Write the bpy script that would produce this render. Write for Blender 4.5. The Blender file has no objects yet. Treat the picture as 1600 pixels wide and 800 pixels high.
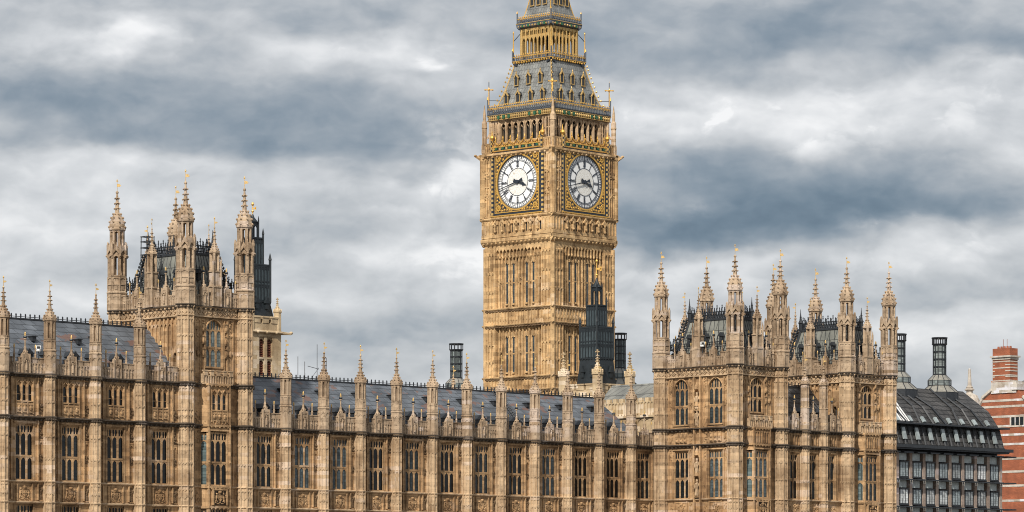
import bpy, math, random
from mathutils import Matrix, Vector
R = math.radians
PI = math.pi
SC = bpy.context.scene
COL = SC.collection
random.seed(7)

# ------------------------------------------------------------------ camera, sky, sun, exposure
TH = R(45.15)                      # heading of the view measured from the river front
FWD = (math.cos(TH), math.sin(TH), 0.0)
RGT = (math.sin(TH), -math.cos(TH), 0.0)
cam = bpy.data.cameras.new('camera'); camo = bpy.data.objects.new('camera', cam); COL.objects.link(camo)
camo.location = (0, 0, 2.0)
camo.rotation_euler = (R(90), 0, TH - R(90))
cam.sensor_width = 36.0
cam.lens = 36.0 * 5172 / 1600
cam.shift_y = (935 - 400) / 1600.0
cam.clip_start = 1.0; cam.clip_end = 20000
SC.camera = camo

SUN_EL, SUN_AZ = 42.0, 0.0
SUN_DIR = Vector((-0.81, -0.40, 0.0)).normalized()          # horizontal direction towards the sun
SUN_V = Vector((SUN_DIR.x * math.cos(R(SUN_EL)), SUN_DIR.y * math.cos(R(SUN_EL)), math.sin(R(SUN_EL))))
sl = bpy.data.lights.new('sun', 'SUN'); so = bpy.data.objects.new('sun', sl); COL.objects.link(so)
sl.energy = 4.9; sl.angle = R(2.0); sl.color = (1.0, 0.93, 0.82)
so.rotation_euler = SUN_V.to_track_quat('Z', 'Y').to_euler()

W = bpy.data.worlds.new('World'); SC.world = W; W.use_nodes = True
nt = W.node_tree; nt.nodes.clear()
def N(t, **k):
    n = nt.nodes.new(t)
    for a, b in k.items(): setattr(n, a, b)
    return n
def ml(op, a, b=None, c=None, tree=None):
    t = tree or nt
    n = t.nodes.new('ShaderNodeMath'); n.operation = op
    for i, q in enumerate((a, b, c)):
        if q is None: continue
        if isinstance(q, (int, float)): n.inputs[i].default_value = q
        else: t.links.new(q, n.inputs[i])
    return n.outputs[0]
def build_sky():
    L = nt.links.new
    tc = N('ShaderNodeTexCoord')
    def dot(v):
        n = N('ShaderNodeVectorMath', operation='DOT_PRODUCT'); L(tc.outputs['Generated'], n.inputs[0]); n.inputs[1].default_value = v
        return n.outputs['Value']
    df = ml('MAXIMUM', ml('ABSOLUTE', dot(FWD)), 0.25)
    k = 5.172
    x = ml('MULTIPLY', ml('DIVIDE', dot(RGT), df), k)
    y = ml('MULTIPLY', ml('DIVIDE', dot((0, 0, 1)), df), k)
    cb = N('ShaderNodeCombineXYZ'); L(x, cb.inputs[0]); L(y, cb.inputs[1]); cb.inputs[2].default_value = 3.7
    P = cb.outputs[0]
    def noise(sx, sy, detail, rough, off, vec=None, dist=0.0):
        m = N('ShaderNodeMapping'); L(vec or P, m.inputs[0]); m.inputs['Scale'].default_value = (sx, sy, 1); m.inputs['Location'].default_value = (off, off * .7, off * .3)
        n = N('ShaderNodeTexNoise'); n.inputs['Scale'].default_value = 1; n.inputs['Detail'].default_value = detail; n.inputs['Roughness'].default_value = rough
        n.inputs['Distortion'].default_value = dist
        L(m.outputs[0], n.inputs['Vector'])
        return n
    w = noise(3.2, 6.5, 4, .55, 5.0)
    wv = N('ShaderNodeVectorMath', operation='SUBTRACT'); L(w.outputs['Color'], wv.inputs[0]); wv.inputs[1].default_value = (.5, .5, .5)
    ws = N('ShaderNodeVectorMath', operation='MULTIPLY'); L(wv.outputs[0], ws.inputs[0]); ws.inputs[1].default_value = (.34, .15, 0)
    pw = N('ShaderNodeVectorMath', operation='ADD'); L(P, pw.inputs[0]); L(ws.outputs[0], pw.inputs[1])
    wf = noise(10, 16, 5, .5, 6.6); wfs = N('ShaderNodeVectorMath', operation='SUBTRACT'); L(wf.outputs['Color'], wfs.inputs[0]); wfs.inputs[1].default_value = (.5, .5, .5)
    wfm = N('ShaderNodeVectorMath', operation='MULTIPLY'); L(wfs.outputs[0], wfm.inputs[0]); wfm.inputs[1].default_value = (.075, .042, 0)
    pf = N('ShaderNodeVectorMath', operation='ADD'); L(pw.outputs[0], pf.inputs[0]); L(wfm.outputs[0], pf.inputs[1])
    sp = N('ShaderNodeSeparateXYZ'); L(pf.outputs[0], sp.inputs[0])
    # broad cloud masses: (x, y, width, height, amount)
    blobs = [(-.52, .715, .36, .06, -.42), (-.25, .69, .2, .05, -.26), (-.75, .775, .2, .05, -.16), (-.45, .90, .5, .035, -.22), (.45, .875, .5, .05, -.36), (.25, .825, .35, .03, -.16), (.72, .88, .2, .03, -.14),
             (.36, .605, .34, .075, -.62), (.55, .60, .2, .05, -.22), (.22, .568, .22, .025, -.2), (.72, .625, .12, .05, -.08),
             (.25, .755, .2, .035, .36), (.60, .775, .24, .05, .30), (.76, .83, .06, .025, .2), (.10, .78, .1, .04, .1), (-.22, .855, .14, .03, .22), (-.14, .835, .035, .014, .16), (-.60, .865, .12, .022, .18), (-.62, .685, .3, .022, .10),
             (-.08, .71, .07, .06, .26), (-.12, .64, .15, .03, .18), (-.05, .55, .15, .04, .2), (-.66, .61, .2, .04, .06), (.66, .585, .16, .028, .28), (.73, .55, .05, .02, .16), (.24, .625, .07, .02, .2), (.3, .525, .4, .022, .14), (.55, .48, .5, .03, -.22), (.45, .415, .5, .025, .1),
             (-.35, .52, .3, .02, -.12), (-.15, .655, .12, .018, -.14), (-.2, .42, .3, .025, -.18), (-.7, .50, .25, .03, .06), (-.15, .375, .4, .025, -.14), (-.55, .47, .2, .02, .12)]
    tot = bm = None
    for bx, by, sx, sy, a in blobs:
        dx = ml('MULTIPLY', ml('SUBTRACT', sp.outputs[0], bx), 1 / sx); dy = ml('SUBTRACT', sp.outputs[1], by)
        up, dn = (1.7, .55) if a < -.12 else (.75, 1.3)          # dark flat bases below, bright heads above
        dy = ml('ADD', ml('MULTIPLY', ml('MAXIMUM', dy, 0.0), 1 / (sy * up)), ml('MULTIPLY', ml('MINIMUM', dy, 0.0), 1 / (sy * dn)))
        r2 = ml('ADD', ml('MULTIPLY', dx, dx), ml('MULTIPLY', dy, dy))
        g = ml('MULTIPLY', ml('POWER', 2.718, ml('MULTIPLY', r2, -1.0)), a * (.8 if a < 0 else 1.0))
        tot = g if tot is None else ml('ADD', tot, g)
        if a > .1: bm = g if bm is None else ml('ADD', bm, g)
    n1 = noise(2.4, 6.0, 6, .46, 1.3, pw.outputs[0], 0).outputs[0]
    n2 = noise(5.5, 9, 6, .48, 8.1, P, 0).outputs[0]
    val = ml('ADD', tot, ml('MULTIPLY', ml('SUBTRACT', n1, .5), 0.55))
    val = ml('ADD', val, ml('MULTIPLY', ml('SUBTRACT', n2, .5), 0.26))
    n3 = noise(15, 20, 5, .5, 2.2, P, 0).outputs[0]
    val = ml('ADD', val, ml('MULTIPLY', ml('SUBTRACT', n3, .5), 0.07))
    def shifted(dx, dy):
        q = N('ShaderNodeVectorMath', operation='ADD'); L(pw.outputs[0], q.inputs[0]); q.inputs[1].default_value = (dx, dy, 0)
        return q.outputs[0]
    w2 = noise(9, 12, 4, .5, 3.0); wv2 = N('ShaderNodeVectorMath', operation='SUBTRACT'); L(w2.outputs['Color'], wv2.inputs[0]); wv2.inputs[1].default_value = (.5, .5, .5)
    ws2 = N('ShaderNodeVectorMath', operation='MULTIPLY'); L(wv2.outputs[0], ws2.inputs[0]); ws2.inputs[1].default_value = (.07, .05, 0)
    pe = N('ShaderNodeVectorMath', operation='ADD'); L(P, pe.inputs[0]); L(ws2.outputs[0], pe.inputs[1])
    for sx, sy, de, off, amp, dx, dy in ((4.2, 8.0, 5, 4.4, .80, -.018, .030), (9, 15, 5, 9.3, .24, -.010, .014)):
        q = N('ShaderNodeVectorMath', operation='ADD'); L(pe.outputs[0], q.inputs[0]); q.inputs[1].default_value = (dx, dy, 0)
        ea = noise(sx, sy, de, .52, off, pe.outputs[0]).outputs[0]; eb = noise(sx, sy, de, .52, off, q.outputs[0]).outputs[0]
        val = ml('ADD', val, ml('MULTIPLY', ml('SUBTRACT', ea, eb), amp))
    pu = noise(7.5, 11, 7, .56, 12.4, pe.outputs[0]).outputs[0]
    sm = N('ShaderNodeMapRange', interpolation_type='SMOOTHSTEP'); L(pu, sm.inputs[0]); sm.inputs[1].default_value = .495; sm.inputs[2].default_value = .58
    val = ml('ADD', val, ml('MULTIPLY', ml('MULTIPLY', sm.outputs[0], bm), .52))
    val = ml('ADD', ml('MULTIPLY', val, .80 * 1.1), .16 + .80 * 0.665)
    cr = N('ShaderNodeValToRGB'); L(val, cr.inputs[0])
    e = cr.color_ramp.elements
    e[0].position = 0.0; e[0].color = (.105, .155, .215, 1)
    e[1].position = 1.0; e[1].color = (.95, .95, .955, 1)
    for p, c in ((.16, (.16, .22, .285, 1)), (.336, (.25, .305, .365, 1)), (.496, (.375, .415, .46, 1)), (.64, (.53, .553, .58, 1)), (.8, (.70, .715, .735, 1))):
        q = e.new(p); q.color = c
    sky = N('ShaderNodeTexSky'); sky.sky_type = 'NISHITA'; sky.sun_disc = False
    sky.sun_elevation = R(SUN_EL); sky.sun_rotation = math.atan2(SUN_V.x, SUN_V.y)
    b1 = N('ShaderNodeBackground'); L(sky.outputs[0], b1.inputs[0]); b1.inputs[1].default_value = .1
    b2 = N('ShaderNodeBackground'); L(cr.outputs[0], b2.inputs[0]); b2.inputs[1].default_value = 1.0
    mx = N('ShaderNodeMixShader'); mx.inputs[0].default_value = .94; L(b1.outputs[0], mx.inputs[1]); L(b2.outputs[0], mx.inputs[2])
    out = N('ShaderNodeOutputWorld'); L(mx.outputs[0], out.inputs[0])
build_sky()
SC.view_settings.view_transform = 'Standard'; SC.view_settings.look = 'None'
SC.view_settings.exposure = 0.0; SC.view_settings.gamma = 1.0
SC.cycles.filter_width = 1.0; SC.cycles.max_bounces = 6; SC.cycles.diffuse_bounces = 3

# ------------------------------------------------------------------ materials
MATS = {}
class NT:
    def __init__(s, name):
        s.m = bpy.data.materials.new(name); s.m.use_nodes = True; s.t = s.m.node_tree
        s.b = s.t.nodes['Principled BSDF']; MATS[name] = s.m
    def n(s, t, **k):
        n = s.t.nodes.new(t)
        for a, b in k.items(): setattr(n, a, b)
        return n
    def l(s, a, b): s.t.links.new(a, b)
    def pos(s, sx=1, sy=1, sz=1, uv=False):
        g = s.n('ShaderNodeNewGeometry')
        if uv:      # u along the wall whichever way it faces, v up
            sp = s.n('ShaderNodeSeparateXYZ'); s.l(g.outputs['Position'], sp.inputs[0])
            u = ml('ADD', sp.outputs[0], ml('MULTIPLY', sp.outputs[1], .93, tree=s.t), tree=s.t)
            c = s.n('ShaderNodeCombineXYZ'); s.l(ml('MULTIPLY', u, sx, tree=s.t), c.inputs[0]); s.l(ml('MULTIPLY', sp.outputs[2], sy, tree=s.t), c.inputs[1])
            return c.outputs[0]
        m = s.n('ShaderNodeMapping'); s.l(g.outputs['Position'], m.inputs[0]); m.inputs['Scale'].default_value = (sx, sy, sz)
        return m.outputs[0]
    def noise(s, vec, scale, detail=4, rough=.55):
        n = s.n('ShaderNodeTexNoise'); s.l(vec, n.inputs['Vector']); n.inputs['Scale'].default_value = scale; n.inputs['Detail'].default_value = detail; n.inputs['Roughness'].default_value = rough
        return n.outputs[0]
    def ramp(s, fac, stops):
        r = s.n('ShaderNodeValToRGB'); s.l(fac, r.inputs[0]); e = r.color_ramp.elements
        e[0].position, e[0].color = stops[0][0], (*stops[0][1], 1); e[1].position, e[1].color = stops[-1][0], (*stops[-1][1], 1)
        for p, c in stops[1:-1]: q = e.new(p); q.color = (*c, 1)
        return r.outputs[0]
    def mix(s, a, b, fac, mode='MIX'):
        x = s.n('ShaderNodeMix', data_type='RGBA', blend_type=mode)
        for i, q in ((0, fac), (6, a), (7, b)):
            if isinstance(q, (int, float)): x.inputs[i].default_value = q
            elif isinstance(q, tuple): x.inputs[i].default_value = (*q, 1)
            else: s.l(q, x.inputs[i])
        return x.outputs[2]
    def bump(s, h, strength, dist):
        b = s.n('ShaderNodeBump'); b.inputs['Strength'].default_value = strength; b.inputs['Distance'].default_value = dist
        s.l(h, b.inputs['Height']); s.l(b.outputs[0], s.b.inputs['Normal'])
def stone(name, c, spread, soot, bw=.95, bh=.38, patch=.75):
    s = NT(name); uv = s.pos(uv=True)
    br = s.n('ShaderNodeTexBrick'); s.l(uv, br.inputs['Vector']); br.inputs['Scale'].default_value = 1
    br.inputs['Brick Width'].default_value = bw; br.inputs['Row Height'].default_value = bh; br.inputs['Mortar Size'].default_value = .012; br.inputs['Mortar Smooth'].default_value = .4
    hi = tuple(min(1, q * (1 + spread)) for q in c); lo = (c[0] * (1 - spread), c[1] * (1 - spread * 1.08), c[2] * (1 - spread * 1.15))
    br.inputs['Color1'].default_value = (*hi, 1); br.inputs['Color2'].default_value = (*lo, 1); br.inputs['Mortar'].default_value = (*[q * .82 for q in c], 1)
    p = s.pos()
    b2 = s.n('ShaderNodeTexBrick'); s.l(uv, b2.inputs['Vector']); b2.inputs['Scale'].default_value = 1
    b2.inputs['Brick Width'].default_value = bw; b2.inputs['Row Height'].default_value = bh; b2.inputs['Mortar Size'].default_value = 0
    b2.inputs['Color1'].default_value = (0, 0, 0, 1); b2.inputs['Color2'].default_value = (1, 1, 1, 1)
    msk = ml('MULTIPLY', s.ramp(b2.outputs['Color'], [(.66, (0, 0, 0)), (.70, (1, 1, 1))]), s.ramp(s.noise(p, .16, 3), [(.50, (0, 0, 0)), (.60, (.9, .9, .9))]), tree=s.t)
    big = s.noise(p, .33, 5, .6)
    col = s.mix(br.outputs['Color'], s.ramp(big, [(.34, (.52, .45, .38)), (.53, (1, 1, 1)), (.72, (1.06, 1.05, 1.02))]), patch, 'MULTIPLY')
    col = s.mix(col, tuple(min(1, q * f) for q, f in zip(c, (1.32, 1.42, 1.7))), msk)
    st = s.noise(s.pos(1.7, 1.7, .16), 1.0, 5, .62)                       # rain streaks
    col = s.mix(col, s.ramp(st, [(.32, (.42, .36, .30)), (.48, (1, 1, 1)), (.7, (1, 1, 1))]), soot, 'MULTIPLY')
    gr = s.noise(p, 2.6, 6, .7)                                           # soot and lichen spots
    col = s.mix(col, s.ramp(gr, [(.32, (.42, .38, .34)), (.46, (1, 1, 1)), (.66, (1.08, 1.06, 1.03))]), soot, 'MULTIPLY')
    s.l(col, s.b.inputs['Base Color']); s.b.inputs['Roughness'].default_value = .92
    s.bump(s.noise(p, 7, 5, .7), .55, .05)
    return s.m
HONEY = stone('honey_stone', (.398, .260, .140), .34, .88)
PALE = stone('pale_stone', (.472, .346, .222), .2, .82)
GOLDST = stone('golden_stone', (.512, .350, .182), .3, .8, 1.1, .5)
WEATH = stone('weathered_stone', (.395, .300, .210), .18, 1.0)
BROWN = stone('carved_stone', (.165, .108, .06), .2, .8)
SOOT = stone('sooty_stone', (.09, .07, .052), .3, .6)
CLEAN = stone('clean_stone', (.50, .39, .25), .12, .3, 1.2, .5)
WHITEST = stone('white_stone', (.52, .48, .43), .06, .35)
def plain(name, c, rough=.5, metal=0.0, var=.18, scale=3.0, bump=0):
    s = NT(name); n = s.noise(s.pos(), scale, 5, .6)
    col = s.ramp(n, [(.3, tuple(q * (1 - var) for q in c)), (.7, tuple(min(1, q * (1 + var)) for q in c))])
    s.l(col, s.b.inputs['Base Color']); s.b.inputs['Roughness'].default_value = rough; s.b.inputs['Metallic'].default_value = metal
    if bump: s.bump(n, bump, .03)
    return s.m
GOLD = plain('gilding', (.72, .43, .11), .42, .6, .25, 9)
RAIL = plain('slate_blue_paint', (.085, .10, .125), .45, 0, .2)
DGOLD = plain('aged_gilding', (.56, .38, .15), .5, .45, .3, 9)
IRON = plain('black_iron', (.022, .026, .032), .5, 0, .3)
NUMC = plain('dial_ironwork', (.045, .055, .075), .45, 0, .1)
PRUSS = plain('blue_black_paint', (.016, .022, .034), .4, 0, .2)
GREEN = plain('green_enamel', (.02, .10, .05), .4)
VENTI = plain('blue_grey_iron', (.016, .022, .027), .5, .15, .3, 2)
VENTP = plain('blue_grey_panels', (.05, .068, .077), .4, .1, .35, 1.2)
WHITE = plain('white_paint', (.75, .75, .74), .4, 0, .05)
REDL = plain('red_louvre', (.15, .045, .028), .7, 0, .25)
STEEL = plain('scaffold_steel', (.16, .17, .19), .5, .3, .2)
COPPER = plain('verdigris', (.20, .34, .27), .8, 0, .3)
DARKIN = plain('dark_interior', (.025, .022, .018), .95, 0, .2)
def tiled(name, c, w, h, rust=None, mort=.5, rough=.5, spread=.2, msz=.03):
    s = NT(name); uv = s.pos(uv=True)
    br = s.n('ShaderNodeTexBrick'); s.l(uv, br.inputs['Vector']); br.inputs['Scale'].default_value = 1
    br.inputs['Brick Width'].default_value = w; br.inputs['Row Height'].default_value = h; br.inputs['Mortar Size'].default_value = msz; br.inputs['Mortar Smooth'].default_value = .2
    br.inputs['Color1'].default_value = (*[q * (1 + spread) for q in c], 1); br.inputs['Color2'].default_value = (*[q * (1 - spread) for q in c], 1); br.inputs['Mortar'].default_value = (*[q * mort for q in c], 1)
    col = br.outputs['Color']; p = s.pos()
    col = s.mix(col, s.ramp(s.noise(p, .7, 5), [(.3, (.6, .62, .64)), (.55, (1, 1, 1)), (.72, (1.3, 1.3, 1.28))]), .9, 'MULTIPLY')
    if rust:
        f = s.ramp(s.noise(s.pos(.8, .8, 1.6), .75, 3, .5), [(.585, (0, 0, 0)), (.62, (.75, .75, .75))])
        col = s.mix(col, rust, f)
    s.l(col, s.b.inputs['Base Color']); s.b.inputs['Roughness'].default_value = rough
    s.bump(br.outputs['Fac'], -.5, .03)
    return s.m
SLATE = tiled('iron_roof_tiles', (.108, .122, .143), 1.25, .5, (.16, .085, .062), .45, .5, .22, .045)
LEADP = tiled('lead_roof_panels', (.215, .222, .20), 1.0, 1.5, None, .35, .5, .2, .05)
LOWROOF = tiled('grey_roof_panels', (.17, .172, .16), 1.0, 1.1, None, .4, .6, .15, .05)
ETROOF = tiled('cast_iron_scales', (.205, .212, .208), .42, .62, None, .42, .5, .16)
PHROOF = tiled('bronze_roof_panels', (.058, .056, .056), .95, .6, None, .18, .6, .3, .075)
BRICK = tiled('red_brick', (.33, .105, .052), .45, .16, None, .8, .85, .15)
OBRICK = tiled('orange_brick', (.42, .15, .07), .45, .16, None, .8, .85, .12)
PHSTONE = stone('brown_sandstone', (.34, .27, .23), .12, .4)
def glass(name, c1, c2, rough=.12):
    s = NT(name); oi = s.n('ShaderNodeObjectInfo')
    base = s.ramp(oi.outputs['Random'], [(.0, c1), (.45, c1), (.55, tuple(q * .4 for q in c2)), (.72, c2), (.86, c1), (.93, tuple(min(1, q * 2.2) for q in c2)), (1, c1)])
    uv = s.pos(uv=True); br = s.n('ShaderNodeTexBrick'); s.l(uv, br.inputs['Vector']); br.inputs['Scale'].default_value = 1
    br.offset = 0; br.inputs['Brick Width'].default_value = .21; br.inputs['Row Height'].default_value = .3; br.inputs['Mortar Size'].default_value = .018
    br.inputs['Color1'].default_value = (1.5, 1.5, 1.5, 1); br.inputs['Color2'].default_value = (.55, .55, .55, 1); br.inputs['Mortar'].default_value = (.25, .25, .25, 1)
    s.l(s.mix(base, br.outputs['Color'], .8, 'MULTIPLY'), s.b.inputs['Base Color']); s.b.inputs['Roughness'].default_value = rough
    s.b.inputs['Specular IOR Level'].default_value = .3
    s.bump(s.noise(s.pos(), 2.2, 2), .25, .05)
    return s.m
GLASS = glass('leaded_glass', (.005, .006, .007), (.036, .048, .054))
SLITG = glass('slit_glass', (.04, .052, .06), (.055, .07, .08))
CGLASS = glass('sky_painted_leaded_glass', (.11, .15, .155), (.14, .17, .17))  # pale base colour paints in the sky reflected by the canted oriel panes
PGLASS = glass('office_glass', (.30, .35, .37), (.70, .73, .74), .08)
SKYL = plain('skylight_glass', (.26, .30, .31), .15, 0, .4, .9)
BLIND = plain('pale_blind', (.42, .47, .47), .35, 0, .25, 1.5)
DIALW = plain('opal_glass', (.80, .81, .82), .25, 0, .03)
def dial_lattice():
    s = NT('opal_lattice'); v = s.n('ShaderNodeTexVoronoi'); v.feature = 'DISTANCE_TO_EDGE'; s.l(s.pos(), v.inputs['Vector']); v.inputs['Scale'].default_value = 3.2
    s.l(s.ramp(v.outputs['Distance'], [(.02, (.55, .51, .44)), (.07, (.78, .78, .76))]), s.b.inputs['Base Color']); s.b.inputs['Roughness'].default_value = .3
    return s.m
LATT = dial_lattice()
def checker(name, a, b, sc):
    s = NT(name); uv = s.pos(sc, sc, 1, uv=True); c = s.n('ShaderNodeTexChecker'); c.inputs['Scale'].default_value = 1; s.l(uv, c.inputs['Vector'])
    c.inputs['Color1'].default_value = (*a, 1); c.inputs['Color2'].default_value = (*b, 1); s.l(c.outputs[0], s.b.inputs['Base Color']); s.b.inputs['Roughness'].default_value = .4
    return s.m
CHECK = checker('gilt_and_black_checks', (.52, .35, .12), (.03, .035, .05), 3.4)
def water():
    s = NT('river_water'); s.b.inputs['Base Color'].default_value = (.05, .05, .042, 1); s.b.inputs['Roughness'].default_value = .12
    s.bump(s.noise(s.pos(), .8, 5), .5, .3); return s.m
WATER = water()
GROUND = plain('paving', (.16, .15, .135), .9, 0, .25, .2)

# ------------------------------------------------------------------ mesh helpers
class MB:
    def __init__(s): s.v = []; s.f = []; s.M = Matrix(); s.st = []
    def push(s, m): s.st.append(s.M); s.M = s.M @ m; return s
    def pop(s): s.M = s.st.pop()
    def add(s, vs, fs):
        n = len(s.v); M = s.M
        s.v += [tuple(M @ Vector(p)) for p in vs]; s.f += [[i + n for i in f] for f in fs]
    def box(s, x0, x1, y0, y1, z0, z1):
        s.add([(x0, y0, z0), (x1, y0, z0), (x1, y1, z0), (x0, y1, z0), (x0, y0, z1), (x1, y0, z1), (x1, y1, z1), (x0, y1, z1)],
              [(0, 3, 2, 1), (4, 5, 6, 7), (0, 1, 5, 4), (1, 2, 6, 5), (2, 3, 7, 6), (3, 0, 4, 7)])
    def ext(s, a, b):
        n = len(a); s.add(a + b, [list(range(n)), list(range(2 * n - 1, n - 1, -1))] + [(i, (i + 1) % n, n + (i + 1) % n, n + i) for i in range(n)])
    def xz(s, pts, y0, y1): s.ext([(x, y0, z) for x, z in pts], [(x, y1, z) for x, z in pts])
    def xy(s, pts, z0, z1): s.ext([(x, y, z0) for x, y in pts], [(x, y, z1) for x, y in pts])
    def yz(s, pts, x0, x1): s.ext([(x0, y, z) for y, z in pts], [(x1, y, z) for y, z in pts])
    def lathe(s, cx, cy, prof, n=8, ph=PI / 8):
        vs = []; fs = []
        for r, z in prof:
            for k in range(n):
                a = ph + 2 * PI * k / n; vs.append((cx + r * math.cos(a), cy + r * math.sin(a), z))
        for i in range(len(prof) - 1):
            for k in range(n):
                fs.append((i * n + k, i * n + (k + 1) % n, (i + 1) * n + (k + 1) % n, (i + 1) * n + k))
        fs.append(list(range(n - 1, -1, -1))); m = (len(prof) - 1) * n; fs.append([m + k for k in range(n)])
        s.add(vs, fs)
    def tube(s, p, q, r, r2=None, n=5):
        p = Vector(p); q = Vector(q); d = (q - p)
        m = Matrix.Translation(p) @ d.to_track_quat('Z', 'Y').to_matrix().to_4x4()
        s.push(m); s.lathe(0, 0, [(r, 0), (r if r2 is None else r2, d.length)], n, 0); s.pop()
    def blob(s, x, y, z, rx, ry=None, rz=None, n=6):
        ry = ry or rx; rz = rz or rx
        s.push(Matrix.Translation((x, y, z)) @ Matrix.Diagonal((rx, ry, rz, 1)))
        s.lathe(0, 0, [(.05, -1), (.72, -.62), (1, 0), (.72, .62), (.05, 1)], n, .3); s.pop()
    def arch(s, x0, x1, zs, zt, ztop, y0, y1, seg=3):     # stone filling above a pointed arch
        xm = (x0 + x1) / 2; h = zt - zs
        for xa in (x0, x1):
            pts = []
            for i in range(seg + 1):
                t = i / seg; a = t * PI / 2.6
                pts.append((xa + (xm - xa) * (1 - math.cos(a)) / (1 - math.cos(PI / 2.6)), zs + h * math.sin(a) / math.sin(PI / 2.6)))
            pts += [(xm, ztop), (xa, ztop)]
            if xa == x1: pts.reverse()
            s.xz(pts, y0, y1)
    def ribs(s, x0, x1, z0, z1, n, yf, d, w, head=.35, foot=False):   # blind panelling in relief on a face at yf
        st = (x1 - x0) / n
        for i in range(n + 1):
            x = x0 + i * st; s.box(x - w / 2, x + w / 2, yf - d, yf + .02, z0, z1)
        for i in range(n):
            a = x0 + i * st + w / 2; b = a + st - w
            if head: s.arch(a, b, z1 - head, z1 - .05, z1, yf - d * .8, yf + .02, 2)
            if foot: s.box(a, b, yf - d * .7, yf + .02, z0, z0 + .08)
    def wall(s, x0, x1, z0, z1, y0, y1, ops=()):            # wall with rectangular openings
        xs = sorted({x0, x1, *[q for o in ops for q in o[:2]]}); 
        for a, b in zip(xs, xs[1:]):
            m = (a + b) / 2; cuts = sorted([(o[2], o[3]) for o in ops if o[0] < m < o[1]])
            z = z0
            for c, d in cuts:
                if c > z: s.box(a, b, y0, y1, z, c)
                z = d
            if z < z1: s.box(a, b, y0, y1, z, z1)
    def bosses(s, x0, x1, y, z, r, pitch):
        n = max(1, int((x1 - x0) / pitch))
        for i in range(n): s.blob(x0 + (i + .5) * (x1 - x0) / n, y, z + random.uniform(-.02, .02), r * random.uniform(.8, 1.25), r * .8, r, 5)
    def carve(s, x0, x1, z0, z1, y, n, r):                  # lumpy relief carving
        for i in range(n): s.blob(random.uniform(x0, x1), y, random.uniform(z0, z1), r * random.uniform(.6, 1.3), r * .7, r * random.uniform(.7, 1.6), 5)
    def crest(s, x0, x1, y, z, h, pitch):                  # iron cresting
        n = max(2, int((x1 - x0) / pitch)); st = (x1 - x0) / n
        s.box(x0, x1, y - .03, y + .03, z + h * .12, z + h * .2); s.box(x0, x1, y - .03, y + .03, z + h * .52, z + h * .6)
        for i in range(n + 1):
            x = x0 + i * st; t = h * (1.0 if i % 2 == 0 else .8)
            s.box(x - .03, x + .03, y - .03, y + .03, z, z + t); s.blob(x, y, z + t, .085, .05, .13, 4)
            s.box(x - .1, x + .1, y - .02, y + .02, z + t * .8, z + t * .87)
            if i < n: s.push(Matrix.Translation((x + st / 2, y, z + h * .37))); s.box(-st * .22, st * .22, -.02, .02, -.05, .05); s.box(-.05, .05, -.02, .02, -h * .16, h * .16); s.pop()
    def mesh(s, name, mat):
        me = bpy.data.meshes.new(name); me.from_pydata(s.v, [], s.f); me.update(); me.materials.append(mat); return me
RZ = lambda a: Matrix.Rotation(a, 4, 'Z')
TR = lambda x, y, z=0: Matrix.Translation((x, y, z))
def inst(name, me, parent=None, loc=(0, 0, 0), rz=0.0):
    o = bpy.data.objects.new(name, me); COL.objects.link(o); o.location = loc; o.rotation_euler = (0, 0, rz)
    if parent: o.parent = parent
    return o
def thing(name, label, cat, loc=(0, 0, 0), rz=0.0, group=None):
    o = inst(name, None, None, loc, rz); o['label'] = label; o['category'] = cat
    if group: o['group'] = group
    return o
def structure(o): o['kind'] = 'structure'; return o
E_, S_, N_, W_ = 0.0, -PI / 2, PI / 2, PI          # which way a piece faces (river, left, right, back)

# ------------------------------------------------------------------ shared palace pieces (front face looks towards -y)
ZC, ZSILL, ZARM, LOWDROP = 18.95, 12.95, 11.0, 7.45
def window_mesh(n, w, z0, z1, zt, zs, arched=False, yf=.25, pale=False):
    mb = MB(); h = w / 2; mw = .19; lw = (w - mw * (n - 1)) / n; yg = .46
    for i in range(1, n):
        x = -h + i * (lw + mw) - mw / 2; mb.box(x - mw / 2, x + mw / 2, .36, yg, z0, z1 if not arched else z1 - .1)
    mb.box(-h, h, .34, yg, zt - .09, zt + .09)
    for i in range(n):
        a = -h + i * (lw + mw); b = a + lw; m = (a + b) / 2
        mb.arch(a, b, zt - .55, zt - .16, zt - .09, .37, yg - .02)
        mb.arch(a, b, zs - .42, zs, zs + .1, .37, yg - .02)
        mb.box(m - .04, m + .04, .38, yg, zs - .02, z1)
        for c, d in ((a, m - .045), (m + .045, b)):
            mb.arch(c, d, z1 - .28, z1 - .1, z1, .38, yg - .02, 2)
    mb.box(-h - .12, h + .12, yf - .12, .5, z0 - .16, z0)
    if arched:
        mb.arch(-h, h, zs - .1, z1 - .06, z1 + .02, .27, yg)
        R_ = 9
        for k in range(R_):       # hood mould following the arch
            for sg in (-1, 1):
                t0 = k / R_; t1 = (k + 1) / R_
                def P(t): a = t * PI / 2.6; return (sg * (h + .08) * (1 - (1 - math.cos(a)) / (1 - math.cos(PI / 2.6))), zs - .1 + (z1 + .1 - zs) * math.sin(a) / math.sin(PI / 2.6))
                p, q = P(t0), P(t1); mb.tube((p[0], yf - .06, p[1]), (q[0], yf - .06, q[1]), .085, None, 5)
        for sg in (-1, 1): mb.box(sg * (h + .08) - .07, sg * (h + .08) + .07, yf - .13, yf + .02, z0, zs - .1)
    else:
        for sg in (-1, 1): mb.box(sg * (h + .08) - .08, sg * (h + .08) + .08, yf - .05, yf + .05, z0, z1 + .18)
        mb.box(-h - .25, h + .25, yf - .16, yf + .02, z1 + .12, z1 + .26)
    me = mb.mesh('window', HONEY)
    g = MB(); g.box(-h - .02, h + .02, yg - .03, yg, z0, z1); 
    return me, g.mesh('glass', CGLASS if n == 1 or pale else GLASS)
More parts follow.
